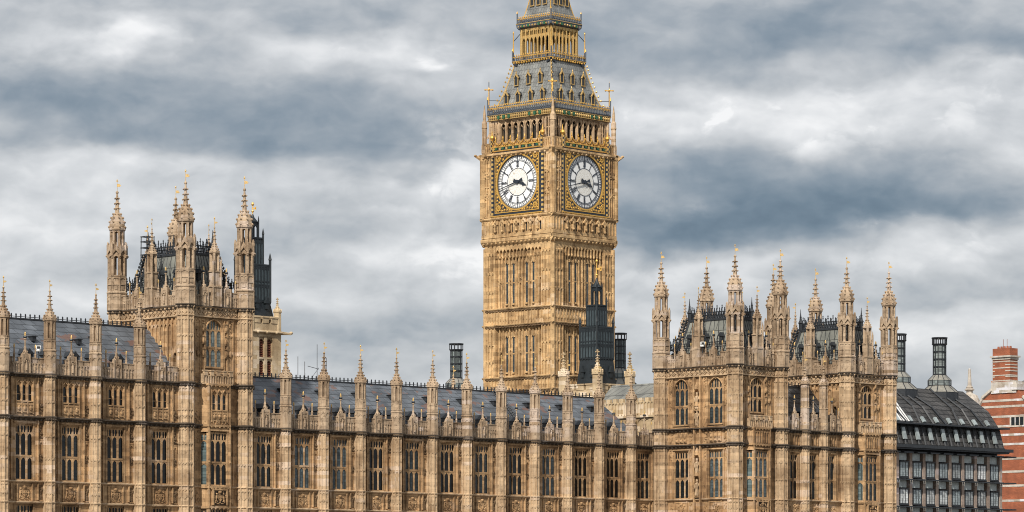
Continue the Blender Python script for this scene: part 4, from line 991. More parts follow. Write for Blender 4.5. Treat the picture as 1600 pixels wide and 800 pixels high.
for i in range(7):
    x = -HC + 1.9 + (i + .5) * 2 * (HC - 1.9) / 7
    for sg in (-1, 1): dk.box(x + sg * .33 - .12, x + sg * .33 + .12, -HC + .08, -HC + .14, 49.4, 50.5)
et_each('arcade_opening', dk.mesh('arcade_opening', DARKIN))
# clock stage
CZ = 55.8; F2 = 4.12
mb = MB(); mb.box(-HC + .1, HC - .1, -HC + .45, -HC + 1.0, 51.4, 59.5)
for sg in (-1, 1):
    a, b = sorted((sg * (HC), sg * (F2 + .55)))
    mb.box(a, b, -HC + .05, -HC + .5, 51.4, 59.5); mb.ribs(a + .12, b - .12, 51.6, 59.2, 3, -HC + .05, .15, .12, .7)
    for z in (53.9, 56.6): mb.box(a + .1, b - .1, -HC - .03, -HC + .1, z, z + .9); mb.carve(a + .2, b - .2, z + .1, z + .85, -HC - .08, 12, .13)
    for z in (51.5, 55.4): mb.box(a, b, -HC - .06, -HC + .1, z, z + .16)
mb.lathe(-HC + .1, -HC + .1, [(.4, 51.4), (.4, 59.5)])
mb.yz([(-HC + .4, 59.1), (-HC - .05, 59.25), (-HC - .3, 59.5), (-HC - .3, 59.75), (-HC + .4, 59.9)], -HC - .3, HC + .0)
mb.bosses(-HC, HC, -HC - .2, 59.3, .15, .8)
mb.tube((-HC + .1, -HC + .1, 59.1), (-HC - .55, -HC - .55, 59.6), .3, .16); mb.blob(-HC - .58, -HC - .58, 59.66, .24, .24, .18)
# balustrade above dials
mb.box(-HC, HC, -HC + .0, -HC + .25, 59.8, 60.0); mb.ribs(-HC, HC, 60.0, 61.0, 40, -HC + .12, .12, .1, .3); mb.box(-HC, HC, -HC + .06, -HC + .2, 60.0, 60.1); mb.box(-HC, HC, -HC - .02, -HC + .26, 61.0, 61.15); mb.box(-HC, HC, -HC + .15, -HC + .2, 60.0, 61.0)
et_each('clock_stage', mb.mesh('clock_stage', GOLDST))
def ring(mb, cx, cz, r0, r1, y0, y1, n=64, a0=0, a1=2 * PI):
    vs = []; fs = []
    for i in range(n + 1):
        a = a0 + (a1 - a0) * i / n; c, s_ = math.cos(a), math.sin(a)
        vs += [(cx + r0 * c, y0, cz + r0 * s_), (cx + r1 * c, y0, cz + r1 * s_), (cx + r1 * c, y1, cz + r1 * s_), (cx + r0 * c, y1, cz + r0 * s_)]
    for i in range(n):
        p = i * 4; q = p + 4
        for k in range(4): fs.append((p + k, p + (k + 1) % 4, q + (k + 1) % 4, q + k))
    mb.add(vs, fs)
def disc(mb, cz, r, y0, y1, n=64): mb.xz([(r * math.cos(2 * PI * i / n), cz + r * math.sin(2 * PI * i / n)) for i in range(n)], y0, y1)
YD = -HC + .14        # dial plane
dm = MB(); disc(dm, CZ, 3.42, YD, YD + .1); DIAL = dm.mesh('dial', DIALW)
dc = MB(); disc(dc, CZ, 1.74, YD - .02, YD + .02); DCEN = dc.mesh('dial_centre', LATT)
ir = MB()
for r0, r1 in ((3.36, 3.46), (2.70, 2.75), (2.84, 2.865), (1.74, 1.80), (3.24, 3.265)): ring(ir, 0, CZ, r0, r1, YD - .05, YD + .01)
for i in range(60):
    a = i * 6 * PI / 180
    ir.push(TR(0, YD - .04, CZ) @ Matrix.Rotation(a, 4, 'Y'))
    ir.box(-.012, .012, -.01, .03, 2.84, 3.36)
    if i % 5 == 0: ir.box(-.04, .04, -.02, .03, 2.66, 3.4); ir.box(-.02, .02, -.02, .03, 1.78, 2.7)
    elif i % 5 == 2: ir.box(-.2, .2, -.01, .03, 3.03, 3.05)
    ir.pop()
IRON_D = ir.mesh('dial_tracery', NUMC)
NUM = ['XII', 'I', 'II', 'III', 'IV', 'V', 'VI', 'VII', 'VIII', 'IX', 'X', 'XI']; NUMER = []
for h_, sx in enumerate(NUM):
    nu = MB(); nu.push(TR(0, YD - .05, CZ) @ Matrix.Rotation(h_ * PI / 6, 4, 'Y'))
    wd_ = {'I': .12, 'V': .24, 'X': .24}; tot = sum(wd_[c] for c in sx); x = -tot / 2; r0, r1 = 1.98, 2.62
    def stroke(xa, za, xb, zb, w_): nu.xz([(xa - w_, za), (xa + w_, za), (xb + w_, zb), (xb - w_, zb)], -.01, .03)
    for c in sx:
        m = x + wd_[c] / 2
        if c == 'I': stroke(m, r0, m, r1, .019)
        elif c == 'V': stroke(m, r0, m - .09, r1, .027); stroke(m, r0, m + .09, r1, .016)
        else: stroke(m - .09, r0, m + .09, r1, .016); stroke(m + .09, r0, m - .09, r1, .027)
        x += wd_[c]
    nu.box(-tot / 2, tot / 2, -.01, .02, r0 - .02, r0 + .01); nu.box(-tot / 2, tot / 2, -.01, .02, r1 - .01, r1 + .02)
    nu.pop(); NUMER.append(nu.mesh('numeral', NUMC))
def hand(kind):
    m = MB()
    if kind == 'hour': m.xz([(-.24, -.7), (.24, -.7), (.18, -.35), (.12, 0), (.1, .85), (.24, 1.0), (.13, 1.25), (0, 1.68), (-.13, 1.25), (-.24, 1.0), (-.1, .85), (-.12, 0), (-.18, -.35)], -.03, .03)
    else: m.xz([(-.24, -.95), (.24, -.95), (.11, -.4), (.09, 0), (.03, 3.35), (-.03, 3.35), (-.09, 0), (-.11, -.4)], -.03, .03)
    m.push(Matrix.Rotation(PI / 2, 4, 'X')); m.lathe(0, 0, [(.26, -.04), (.26, .04)], 16, 0); m.pop()
    return m.mesh(kind + '_hand', PRUSS)
HH, MH = hand('hour'), hand('minute')
fr = MB()      # black frame with a round opening
Rr = 3.62
for q in range(4):
    pts = [(F2 * math.cos(PI / 4 + q * PI / 2) * math.sqrt(2), CZ + F2 * math.sin(PI / 4 + q * PI / 2) * math.sqrt(2))]
    seg = 12; a0 = q * PI / 2; 
    pts = [(Rr * math.cos(a0 + PI / 2 * i / seg), CZ + Rr * math.sin(a0 + PI / 2 * i / seg)) for i in range(seg + 1)]
    c0, s0 = math.cos(a0), math.sin(a0); c1, s1 = math.cos(a0 + PI / 2), math.sin(a0 + PI / 2)
    rnd = lambda p: (p[0] * F2, CZ + p[1] * F2)
    pts += [rnd((c1, s1)), rnd((c0 + c1, s0 + s1)), rnd((c0, s0))]
    fr.xz(pts, -HC - .02, -HC + .45)
FRAME = fr.mesh('frame', PRUSS)
go = MB(); ring(go, 0, CZ, 3.47, 3.68, -HC - .06, -HC + .3, 64)
for x0_, x1_, z0_, z1_ in ((-3.86, 3.86, 3.74, 3.86), (-3.86, 3.86, -3.86, -3.74), (-3.86, -3.74, -3.74, 3.74), (3.74, 3.86, -3.74, 3.74)): go.box(x0_, x1_, -HC - .08, -HC, CZ + z0_, CZ + z1_)
for sx in (-1, 1):
    for sz in (-1, 1):
        cx_, cz_ = sx * 3.2, CZ + sz * 3.2
        ring(go, cx_, cz_, .2, .4, -HC - .1, -HC, 14); go.blob(cx_, -HC - .06, cz_, .16, .08, .16)
        for k in range(8): a = k * PI / 4; go.blob(cx_ + .42 * math.cos(a), -HC - .05, cz_ + .42 * math.sin(a), .08, .06, .08, 5)
        for (p, q) in ((3.5, 2.2), (2.2, 3.5), (3.55, 1.3), (1.3, 3.55), (2.75, 2.6), (3.45, 1.75), (1.75, 3.45), (3.1, 2.45), (2.45, 3.1), (3.55, 2.65), (2.65, 3.55), (3.55, 3.55), (3.6, .95), (.95, 3.6)): go.blob(sx * p, -HC - .03, CZ + sz * q, .12, .04, .12, 5); ring(go, sx * p, CZ + sz * q, .15, .19, -HC - .05, -HC, 8)
go.box(-F2 - .4, F2 + .4, -HC - .12, -HC + .2, CZ - F2 - .5, CZ - F2 - .38); go.box(-F2 - .4, F2 + .4, -HC - .16, -HC + .2, CZ - F2 - .14, CZ - F2 - .02); go.box(-F2 - .4, F2 + .4, -HC - .14, -HC + .2, CZ + F2 + .08, CZ + F2 + .18); go.box(-F2 - .4, F2 + .4, -HC - .2, -HC + .2, CZ + F2 + .58, CZ + F2 + .68)
for i in range(34): x = -F2 + i * 2 * F2 / 33; go.box(x - .08, x + .08, -HC - .1, -HC + .1, CZ - F2 - .38, CZ - F2 - .14)
# ornamental gilded balustrade crest above the dial
for i in range(7):
    x = -F2 + .3 + i * (2 * F2 - .6) / 6
    go.xz([(x - .62, 60.75), (x - .3, 60.85), (x, 61.3), (x + .3, 60.85), (x + .62, 60.75), (x + .62, 60.84), (x + .32, 60.96), (x, 61.45), (x - .32, 60.96), (x - .62, 60.84)], -HC - .12, -HC)
    go.lathe(x, -HC + .1, [(.06, 61.3), (.05, 61.55), (.10, 61.62), (.08, 61.74), (.02, 62.0)], 6)
    go.push(TR(x, -HC - .06, 60.5) @ Matrix.Rotation(PI / 4, 4, 'Y')); go.box(-.2, .2, -.05, .02, -.2, .2); go.pop()
for i in range(26): x = -F2 + i * 2 * F2 / 25; go.box(x - .05, x + .05, -HC - .06, -HC + .02, 60.0, 60.75)
go.box(-F2, F2, -HC - .08, -HC + .02, 59.95, 60.05)
for sg in (-1, 1):
    x = sg * (F2 + .27); go.lathe(x, -HC, [(.13, 60.6), (.13, 61.5), (.22, 61.6), (.33, 61.8), (.28, 62.05), (.11, 62.15), (.1, 62.3), (.02, 62.8)], 8); 
GILT = go.mesh('gilded_ornament', GOLD)
ck = MB()
for sg in (-1, 1): x = sg * (F2 + .26); ck.box(x - .17, x + .17, -HC - .08, -HC + .3, CZ - F2 - .55, 59.3); ck.box(x - .15, x + .15, -HC - .3, -HC - .0, 59.9, 61.4)
CHK = ck.mesh('chequered_border', CHECK)
sh = MB(); 
x = 0.0; sh.xz([(x - .2, CZ + F2 + .52), (x - .2, CZ + F2 + .36), (x, CZ + F2 + .2), (x + .2, CZ + F2 + .36), (x + .2, CZ + F2 + .52)], -HC - .18, -HC)
SHG = sh.mesh('shield', GREEN)
sb = MB(); sb.box(-F2 - .1, F2 + .1, -HC - .1, -HC + .3, CZ + F2 + .18, CZ + F2 + .58); SHB = sb.mesh('shield_band', PRUSS)
sw = MB()
for i in range(8): x = -F2 + .05 + i * (2 * F2 - .1) / 7; sw.box(x - .16, x + .16, -HC - .16, -HC, CZ + F2 + .22, CZ + F2 + .54)
SHW = sw.mesh('shield_divider', DGOLD)
for a in ROT4:
    c = inst('clock_face', FRAME, et, (0, 0, 0), a)
    for nm, me in (('dial', DIAL), ('dial_centre', DCEN), ('dial_tracery', IRON_D), ('gilded_ornament', GILT), ('chequered_border', CHK), ('shield_band', SHB), ('shield_divider', SHW)): inst(nm, me, c)
    for q in NUMER: inst('numeral', q, c)
    for i in range(7): inst('shield', SHG, c, (-F2 + .55 + i * (2 * F2 - 1.1) / 6, 0, 0))
    for nm, me, ang, yy in (('hour_hand', HH, 109, -.12), ('minute_hand', MH, 256, -.2)):
        o = inst(nm, me, c, (0, YD + yy, CZ)); o.rotation_euler = (0, R(ang), 0)
# belfry
HB = 5.38
mb = MB(); z0, z1 = 60.6, 64.1
mb.box(-HB, HB, -HB, -HB + .4, 59.8, 60.9)
n = 7; wspan = 2 * 3.75; st = wspan / n
for sg in (-1, 1):
    a, b = sorted((sg * 3.75, sg * HB)); mb.box(a, b, -HB, -HB + 1.0, 60.8, z1); mb.ribs(a + .1, b - .1, 60.9, z1 - .1, 3, -HB, .16, .12, .6); mb.ribs(a + .1, b - .1, 61.3, 62.6, 3, -HB, .14, .12, .5)
for i in range(n + 1):
    x = -3.75 + i * st; mb.box(x - .11, x + .11, -HB - .03, -HB + .28, 60.8, z1); mb.box(x - .06, x + .06, -HB - .1, -HB, 60.8, z1)
for i in range(n):
    x = -3.75 + i * st; mb.arch(x + .11, x + st - .11, 62.9, 63.75, z1, -HB + .05, -HB + .25); 
    m = x + st / 2
    for sg in (-1, 1): mb.tube((m, -HB + .15, 62.95), (m + sg * .2, -HB + .15, 63.3), .04, None, 4)
mb.lathe(-HB + .05, -HB + .05, [(.36, 59.8), (.36, 64.2)]); 
mb.box(-HB - .02, HB - .02, -HB - .1, -HB + .3, z1 - .1, z1 + .15)
et_each('belfry', mb.mesh('belfry', PALE))
dk = MB(); dk.box(-4.75, 4.75, -4.75, 4.75, 60.5, 64.0); inst('belfry_shade_fill', dk.mesh('belfry_shade_fill', DARKIN), et)  # added dark box, its colour stands in for shade behind the arches
fp = MB()      # corner pinnacle with its flying arch
px = -HC + .25
fp.lathe(px, px, [(.33, 59.8), (.33, 63.2), (.4, 63.3), (.36, 63.5), (.36, 64.0), (.2, 64.3), (.2, 65.0), (.03, 66.3)], 8)
for i in range(6):
    t0, t1 = i / 6, (i + 1) / 6; P = lambda t: (px + .25 + .75 * t, px + .25 + .75 * t, 61.9 + 1.3 * math.sin(t * PI / 2)); fp.tube(P(t0), P(t1), .13, None, 5)
fp.tube((px, px, 61.2), (px + .8, px + .8, 61.2), .1)
et_each('corner_pinnacle', fp.mesh('corner_pinnacle', PALE))
# eaves, gilded frieze and railing
HE = 5.68
mb = MB(); mb.yz([(-HB + .2, 64.2), (-HE + .1, 64.25), (-HE - .0, 64.7), (-HE - .12, 64.95), (-HB + .5, 65.05)], -HE, HE); et_each('eaves', mb.mesh('eaves', RAIL))
mb = MB(); n = 30
for i in range(n): x = -HE + .2 + (i + .5) * (2 * HE - .4) / n; mb.blob(x, -HE - .06, 64.52, .16, .12, .26, 5); mb.box(x - .05, x + .05, -HE - .1, -HE + .1, 64.25, 64.75)
mb.box(-HE, HE, -HE - .1, -HE + .1, 64.16, 64.25); mb.box(-HE, HE, -HE - .14, -HE + .1, 64.78, 64.84)
et_each('gilded_frieze', mb.mesh('gilded_frieze', DGOLD))
mb = MB(); x = 0.0; mb.xz([(x - .2, 64.7), (x - .2, 64.35), (x, 64.2), (x + .2, 64.35), (x + .2, 64.7)], -HE - .22, -HE)
SH_ = mb.mesh('shield', GREEN)
for a in ROT4:
    for x in (-3.6, -2.7, -1.8, 1.8, 2.7, 3.6): inst('shield', SH_, et, (x * math.cos(a), x * math.sin(a), 0), a)
def railing(hw, z, h, nb, par):
    a = MB(); b = MB(); a.box(-hw, hw, -hw - .04, -hw + .04, z, z + .1); a.box(-hw, hw, -hw - .03, -hw + .03, z + h * .45, z + h * .5)
    b.box(-hw, hw, -hw - .045, -hw + .045, z + h * .62, z + h * .72)
    for i in range(nb + 1):
        x = -hw + i * 2 * hw / nb; a.box(x - .05, x + .05, -hw - .04, -hw + .04, z, z + h * .85); b.blob(x, -hw, z + h * .92, .09, .06, .15, 4); b.blob(x, -hw - .05, z + h * .52, .06, .05, .09, 4)
    a.lathe(-hw, -hw, [(.09, z), (.09, z + h * 1.7)], 6); b.lathe(-hw, -hw, [(.11, z + h * 1.7), (.02, z + h * 2.1)], 6)
    A = a.mesh('railing', RAIL); B = b.mesh('gilding', GOLD)
    for r in ROT4: o = inst('railing', A, par, (0, 0, 0), r); inst('gilding', B, o)
railing(HE, 65.0, 1.15, 36, et)
mb = MB(); g2 = MB(); x = -HE + .12
mb.tube((x, x, 65), (x, x, 69.3), .07, .05); g2.tube((x, x, 66.3), (x, x, 68.3), .08); 
g2.push(TR(x, x, 68.3) @ RZ(PI / 4)); 
for rz in (0, PI / 2): g2.push(RZ(rz)); g2.box(-.5, .5, -.05, .05, -.07, .07); g2.blob(.5, 0, 0, .12); g2.blob(-.5, 0, 0, .12); g2.pop()
g2.pop(); g2.tube((x, x, 68.3), (x, x, 69.5), .07, .02); mb.tube((x, x, 66.9), (x + 1.2, x + 1.2, 66.9), .035)
for r in ROT4: o = inst('corner_cross', mb.mesh('corner_cross', PRUSS), et, (0, 0, 0), r); inst('gilding', g2.mesh('gilding', GOLD), o)
# lower roof, concave
RF = [(5.35, 64.95), (4.85, 66.0), (4.38, 67.2), (4.0, 68.4), (3.68, 69.6), (3.4, 70.7), (3.2, 71.6)]
Q2 = math.sqrt(2)
mb = MB(); mb.lathe(0, 0, [(h * Q2, z) for h, z in RF], 4, PI / 4); rf = inst('roof', mb.mesh('roof', ETROOF), et)
def half(z):
    for (h0, a), (h1, b) in zip(RF, RF[1:]):
        if a <= z <= b: return h0 + (h1 - h0) * (z - a) / (b - a)
mb = MB()
for (h0, za), (h1, zb_) in zip(RF, RF[1:]):
    mb.tube((-h0, -h0, za), (-h1, -h1, zb_), .09, None, 5)
    for t in (.15, .65): h = h0 + (h1 - h0) * t; z = za + (zb_ - za) * t; mb.tube((-h, -h, z), (-h - .22, -h - .22, z + .1), .04); mb.blob(-h - .25, -h - .25, z + .15, .12, .12, .16, 5)
HIPC = mb.mesh('hip_crockets', DGOLD)
for a in ROT4: inst('hip_crockets', HIPC, rf, (0, 0, 0), a)
def lucarne(s):
    a = MB(); b = MB()
    for sg in (-1, 1): a.box(sg * .3 * s - .035 * s, sg * .3 * s + .035 * s, -.1, .02, -.1, .95 * s)
    a.xz([(-.42 * s, .9 * s), (0, 1.5 * s), (.42 * s, .9 * s), (.26 * s, .9 * s), (0, 1.28 * s), (-.26 * s, .9 * s)], -.16, .04); a.lathe(0, -.06, [(.04, 1.45 * s), (.09, 1.6 * s), (.01, 1.85 * s)], 5); a.box(-.36 * s, .36 * s, -.14, .02, -.14, -.04)
    b.box(-.28 * s, .28 * s, -.06, .9, -.05, .95 * s); b.xz([(-.34 * s, .88 * s), (0, 1.36 * s), (.34 * s, .88 * s)], -.06, 1.1)
    return a.mesh('dormer', DGOLD), b.mesh('dormer_opening', IRON)
LA = lucarne(1.0)
for a in ROT4:
    ca, sa = math.cos(a), math.sin(a)
    for z, xs in ((66.4, (-3.15, -1.1, 1.1, 3.15)), (68.75, (-2.1, 0, 2.1))):
        y = -half(z) - .12
        for x in xs: o = inst('dormer', LA[0], et, (x * ca - y * sa, x * sa + y * ca, z), a); inst('dormer_opening', LA[1], o)
# gilded lantern
HL = 2.68
mb = MB(); mb.yz([(-2.6, 71.3), (-3.1, 71.5), (-3.42, 71.85), (-3.42, 72.0), (-2.5, 72.05)], -3.42, 3.42); et_each('balcony', mb.mesh('balcony', PRUSS))
mb = MB(); mb.bosses(-3.3, 3.3, -3.38, 71.75, .16, .42); mb.box(-3.42, 3.42, -3.47, -3.4, 71.9, 71.98); et_each('gilded_frieze', mb.mesh('gilded_frieze', GOLD))
railing(3.38, 72.0, .8, 18, et)
mb = MB(); n = 7; st = 2 * (HL - .3) / n
for i in range(n + 1):
    x = -HL + .3 + i * st; mb.box(x - .08, x + .08, -HL, -HL + .14, 72.0, 76.2); mb.lathe(x, -HL - .02, [(.07, 72), (.07, 76.1)], 6)
for i in range(n): x = -HL + .3 + i * st; mb.arch(x + .08, x + st - .08, 74.3, 75.0, 75.2, -HL + .02, -HL + .14); mb.box(x, x + st, -HL + .08, -HL + .24, 75.2, 75.32); mb.arch(x + .08, x + st / 2, 75.6, 75.9, 76.2, -HL + .02, -HL + .14); mb.arch(x + st / 2, x + st - .08, 75.6, 75.9, 76.2, -HL + .02, -HL + .14); mb.box(x + st / 2 - .04, x + st / 2 + .04, -HL + .05, -HL + .2, 75.0, 76.2)
mb.box(-HL, -HL + .42, -HL, -HL + .42, 72, 76.3); mb.box(-HL + .1, HL - .1, -HL + .05, -HL + .12, 72.6, 72.75)
et_each('lantern_arcade', mb.mesh('lantern_arcade', DGOLD))
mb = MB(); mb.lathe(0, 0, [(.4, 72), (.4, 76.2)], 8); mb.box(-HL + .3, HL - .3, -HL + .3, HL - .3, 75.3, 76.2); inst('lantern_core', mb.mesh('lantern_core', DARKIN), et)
mb = MB(); g2 = MB(); x = -3.3; mb.tube((x, x, 72), (x, x, 75.9), .06); mb.tube((x, x, 74.6), (-HL, -HL, 75.6), .05); g2.lathe(x, x, [(.09, 73.2), (.06, 75.5), (.1, 75.7), (.02, 75.95)], 6)
A, B = mb.mesh('corner_cross', PRUSS), g2.mesh('gilding', GOLD)
for r in ROT4: o = inst('corner_cross', A, et, (0, 0, 0), r); inst('gilding', B, o)
mb = MB(); mb.yz([(-HL + .2, 76.15), (-2.95, 76.4), (-3.05, 76.75), (-3.05, 76.95), (-2.5, 77.0)], -3.05, 3.05); et_each('eaves', mb.mesh('eaves', RAIL))
mb = MB(); mb.bosses(-2.9, 2.9, -3.0, 76.5, .15, .45); mb.box(-3.05, 3.05, -3.1, -3.02, 76.82, 76.9); et_each('gilded_frieze', mb.mesh('gilded_frieze', DGOLD))
mb = MB(); x = 0.0; mb.box(x - .16, x + .16, -3.13, -2.9, 76.35, 76.7)
SH_ = mb.mesh('shield', GREEN)
for a in ROT4:
    for x in (-1.9, -.9, .9, 1.9): inst('shield', SH_, et, (x * math.cos(a), x * math.sin(a), 0), a)
railing(2.95, 77.0, .75, 18, et)
RU = [(2.62, 76.95), (2.2, 78.3), (1.9, 79.6), (1.5, 81.8), (1.05, 84.5), (.6, 87.5), (.22, 90.5), (.1, 91.5)]
mb = MB(); mb.lathe(0, 0, [(h * Q2, z) for h, z in RU], 4, PI / 4); sp = inst('spire', mb.mesh('spire', ETROOF), et)
mb = MB(); mb.tube((0, 0, 91), (0, 0, 95.5), .1, .05); mb.blob(0, 0, 92, .5, .5, .4); mb.box(-.7, .7, -.06, .06, 94, 94.2); mb.box(-.06, .06, -.7, .7, 94, 94.2); mb.blob(0, 0, 95.5, .15)
for a in ROT4:
    for (h0, za), (h1, zb_) in zip(RU, RU[1:]): mb.push(RZ(a)); mb.tube((-h0, -h0, za), (-h1, -h1, zb_), .07, .06); mb.pop()
inst('gilding', mb.mesh('gilding', GOLD), sp)
for a in ROT4:
    ca, sa = math.cos(a), math.sin(a)
    for z, xs in ((79.25, (-1.1, 0, 1.1)),):
        y = -2.05
        for x in xs: o = inst('dormer', LA[0], et, (x * ca - y * sa, x * sa + y * ca, z), a); inst('dormer_opening', LA[1], o)

# ------------------------------------------------------------------ office block with bronze roof and ventilation chimneys
ph = thing('office_block', 'dark modern office block with steep bronze roof and tall drum chimneys', 'office block', (316.0, 263.0, 0))
PL = 36.2; P0 = 332.67 - 316.0
mb = MB(); mb.box(0, PL, .6, 12, 0, 21.0); mb.box(0, PL, -1.4, .6, 20.9, 21.1); mb.box(0, PL + .5, -1.7, 10, 21.1, 21.5)
for z in (20.6, 17.15, 13.7, 10.25, 6.8): 
    for i in range(14): x = P0 + 2.7 * (i - 6) ; mb.box(x + .35, x + 2.3, -1.3, .6, z - .15, z + .02)
inst('wall', mb.mesh('wall', IRON), ph)
mb = MB(); mb.box(-.27, .27, -.5, .6, 0, 20.6); PIER = mb.mesh('pier', PHSTONE)
mb = MB(); mb.box(-.27, .27, -.56, -.45, -.55, .1); PLATE = mb.mesh('pier_plate', WHITEST)
mb = MB(); mb.lathe(0, -.56, [(.1, -.35), (.1, -.1)], 8); PHOLE = mb.mesh('pier_hole', IRON)
for i in range(14):
    x = min(P0 + 2.7 * (i - 6), PL - .3); o = inst('pier', PIER, ph, (x, 0, 0))
    for k in range(5): inst('pier_plate', PLATE, o, (0, 0, 17.15 - 3.45 * k)); inst('pier_hole', PHOLE, o, (0, 0, 17.15 - 3.45 * k))
bw = MB(); bw.box(-.82, .82, -.42, .6, 0, 1.95); bw.box(-.92, .92, -.55, .6, 1.9, 2.0); bw.box(-.92, .92, -.55, .6, -.12, .02)
for x in (-.82, -.27, .27, .82): bw.box(x - .04, x + .04, -.48, -.4, 0, 1.95)
BAYW = bw.mesh('window', IRON)
bg = MB(); bg.box(-.78, .78, -.45, -.42, .1, 1.85); bg.box(-.845, -.78, -.45, .5, .1, 1.85); BAYG = bg.mesh('pane', PGLASS)
bt = MB(); bt.box(-.8, .8, -.2, .62, 2.12, 3.12); BAYT = bt.mesh('blind', BLIND)
for i in range(13):
    for k in range(5):
        x = P0 + 2.7 * (i - 6) + 1.35; z = 17.42 - 3.45 * k
        o = inst('window', BAYW, ph, (x, 0, z)); inst('pane', BAYG, o); inst('blind', BAYT, o)
# roof
mb = MB(); V = [(0, 0, 21.5), (PL, 0, 21.5), (PL, .5, 24.3), (PL, 2.9, 27.0), (PL, 6.2, 29.4), (PL, 9, 29.4), (PL, 9, 21.5)]
mb.yz([(-.6, 21.5), (.2, 24.2), (2.0, 26.6), (6.2, 29.45), (12, 29.45), (12, 21.5)], 0, PL)
mb.yz([(6, 21.5), (10, 28.5), (90, 28.5), (90, 21.5)], 2, 34)
rf = inst('roof', mb.mesh('roof', PHROOF), ph)
mb = MB()
for i in range(26):
    x = P0 + 1.35 * (i - 12); xc = x + (6.0 if 0 else 0)
    if 0 < x < PL:
        mb.tube((x, -.75, 21.6), (x, .05, 24.3), .12, None, 4)
        if i % 2 == 0:
            tx = round((x - 4.4) / 8.6) * 8.6 + 4.4; tx = x + (tx - x) * .55
            mb.tube((x, .05, 24.3), ((x + tx) / 2, 1.85, 26.7), .13, None, 4); mb.tube(((x + tx) / 2, 1.85, 26.7), (tx, 6.1, 29.5), .13, None, 4)
mb.box(0, PL + .8, -.9, .4, 24.15, 24.35); mb.box(0, PL + .3, -.5, .2, 21.4, 21.7)
inst('roof_duct', mb.mesh('roof_duct', IRON), rf)
m1 = MB(); m1.box(-.32, .32, -.22, .0, -.85, .75); SK1 = m1.mesh('skylight', SKYL)
m1 = MB(); m1.box(-.27, .27, -.14, .1, -.4, .45); SK2 = m1.mesh('skylight', SKYL)
m1 = MB()
m1.box(-1.1, 1.5, -.2, .1, -2.0, 1.6); SK3 = m1.mesh('skylight', WHITE)
m1 = MB()
for k in range(6): m1.box(-1.12 + k * .52, -1.06 + k * .52, -.26, -.18, -2.0, 1.6)
SK3B = m1.mesh('glazing_bar', IRON)
for i in range(13):
    x = P0 + 2.7 * (i - 6) + 1.35
    if x > PL: continue
    o = inst('skylight', SK1, rf, (x, -.3, 23.0)); o.rotation_euler = (-.28, 0, 0)
    o = inst('skylight', SK2, rf, (x - .25, .55, 24.9)); o.rotation_euler = (-.65, 0, 0)
o = inst('skylight', SK3, rf, (P0 - .7, 1.75, 26.0)); o.rotation_euler = (-.72, 0, 0)
o = inst('glazing_bar', SK3B, rf, (P0 - .7, 1.75, 26.0)); o.rotation_euler = (-.72, 0, 0)
def chimney():
    s = MB(); c = MB(); p = MB()
    s.lathe(0, 0, [(2.45, -1.0), (2.45, .9)], 12, 0); s.lathe(0, 0, [(1.5, 1.75), (1.5, 2.55)], 12, 0)
    for k in range(12):
        s.push(RZ(k * PI / 6))
        s.tube((2.5, 0, .9), (1.45, 0, 1.8), .06, None, 4); s.tube((1.55, 0, 2.5), (.85, 0, 3.2), .05, None, 4)
        s.box(.82, .9, -.035, .035, 3.2, 7.2); s.box(.92, 1.0, -.06, .06, 7.2, 8.0)
        s.box(2.4, 2.52, -.05, .05, -1, .9); s.box(1.45, 1.58, -.05, .05, 1.8, 2.5)
        s.pop()
    for z in (3.2, 4.2, 5.2, 6.2, 7.1): s.lathe(0, 0, [(.9, z), (.92, z + .14)], 12, 0)
    s.lathe(0, 0, [(.95, 7.15), (1.05, 7.3), (.9, 7.3)], 12, 0); s.lathe(0, 0, [(.95, 7.95), (1.06, 8.0), (1.06, 8.15), (.9, 8.15)], 12, 0)
    c.lathe(0, 0, [(2.5, .88), (1.45, 1.78)], 12, 0); c.lathe(0, 0, [(1.58, 2.48), (.85, 3.2)], 12, 0)
    p.lathe(0, 0, [(.78, 3.2), (.78, 7.15)], 12, 0); p.lathe(0, 0, [(1.53, 1.85), (1.53, 2.45)], 12, 0)
    return s.mesh('chimney', IRON), c.mesh('chimney_collar', plain('weathered_bronze', (.26, .25, .22), .5, .2, .2)), p.mesh('chimney_glazing', glass('drum_glass', (.16, .19, .19), (.22, .25, .25), .1))
CH = chimney()
for X, Y, z, s in ((347.3, 269.3, 28.2, 1.0), (338.7, 269.3, 28.2, 1.0), (337.6, 318, 31.0, 1.0), (325.1, 338, 29.95, 1.0)):
    o = inst('chimney', CH[0], ph, (X - 316, Y - 263, z)); o.scale = (s, s, s); inst('chimney_collar', CH[1], o); inst('chimney_glazing', CH[2], o)
mb = MB(); mb.box(8, 34, 12, 85, 0, 21.2); inst('rear_block', mb.mesh('rear_block', PHSTONE), ph)

# ------------------------------------------------------------------ red brick building
ns = thing('brick_building', 'red brick building with white stone bands and tall striped chimney', 'brick building', (400.0, 299.1, 0))
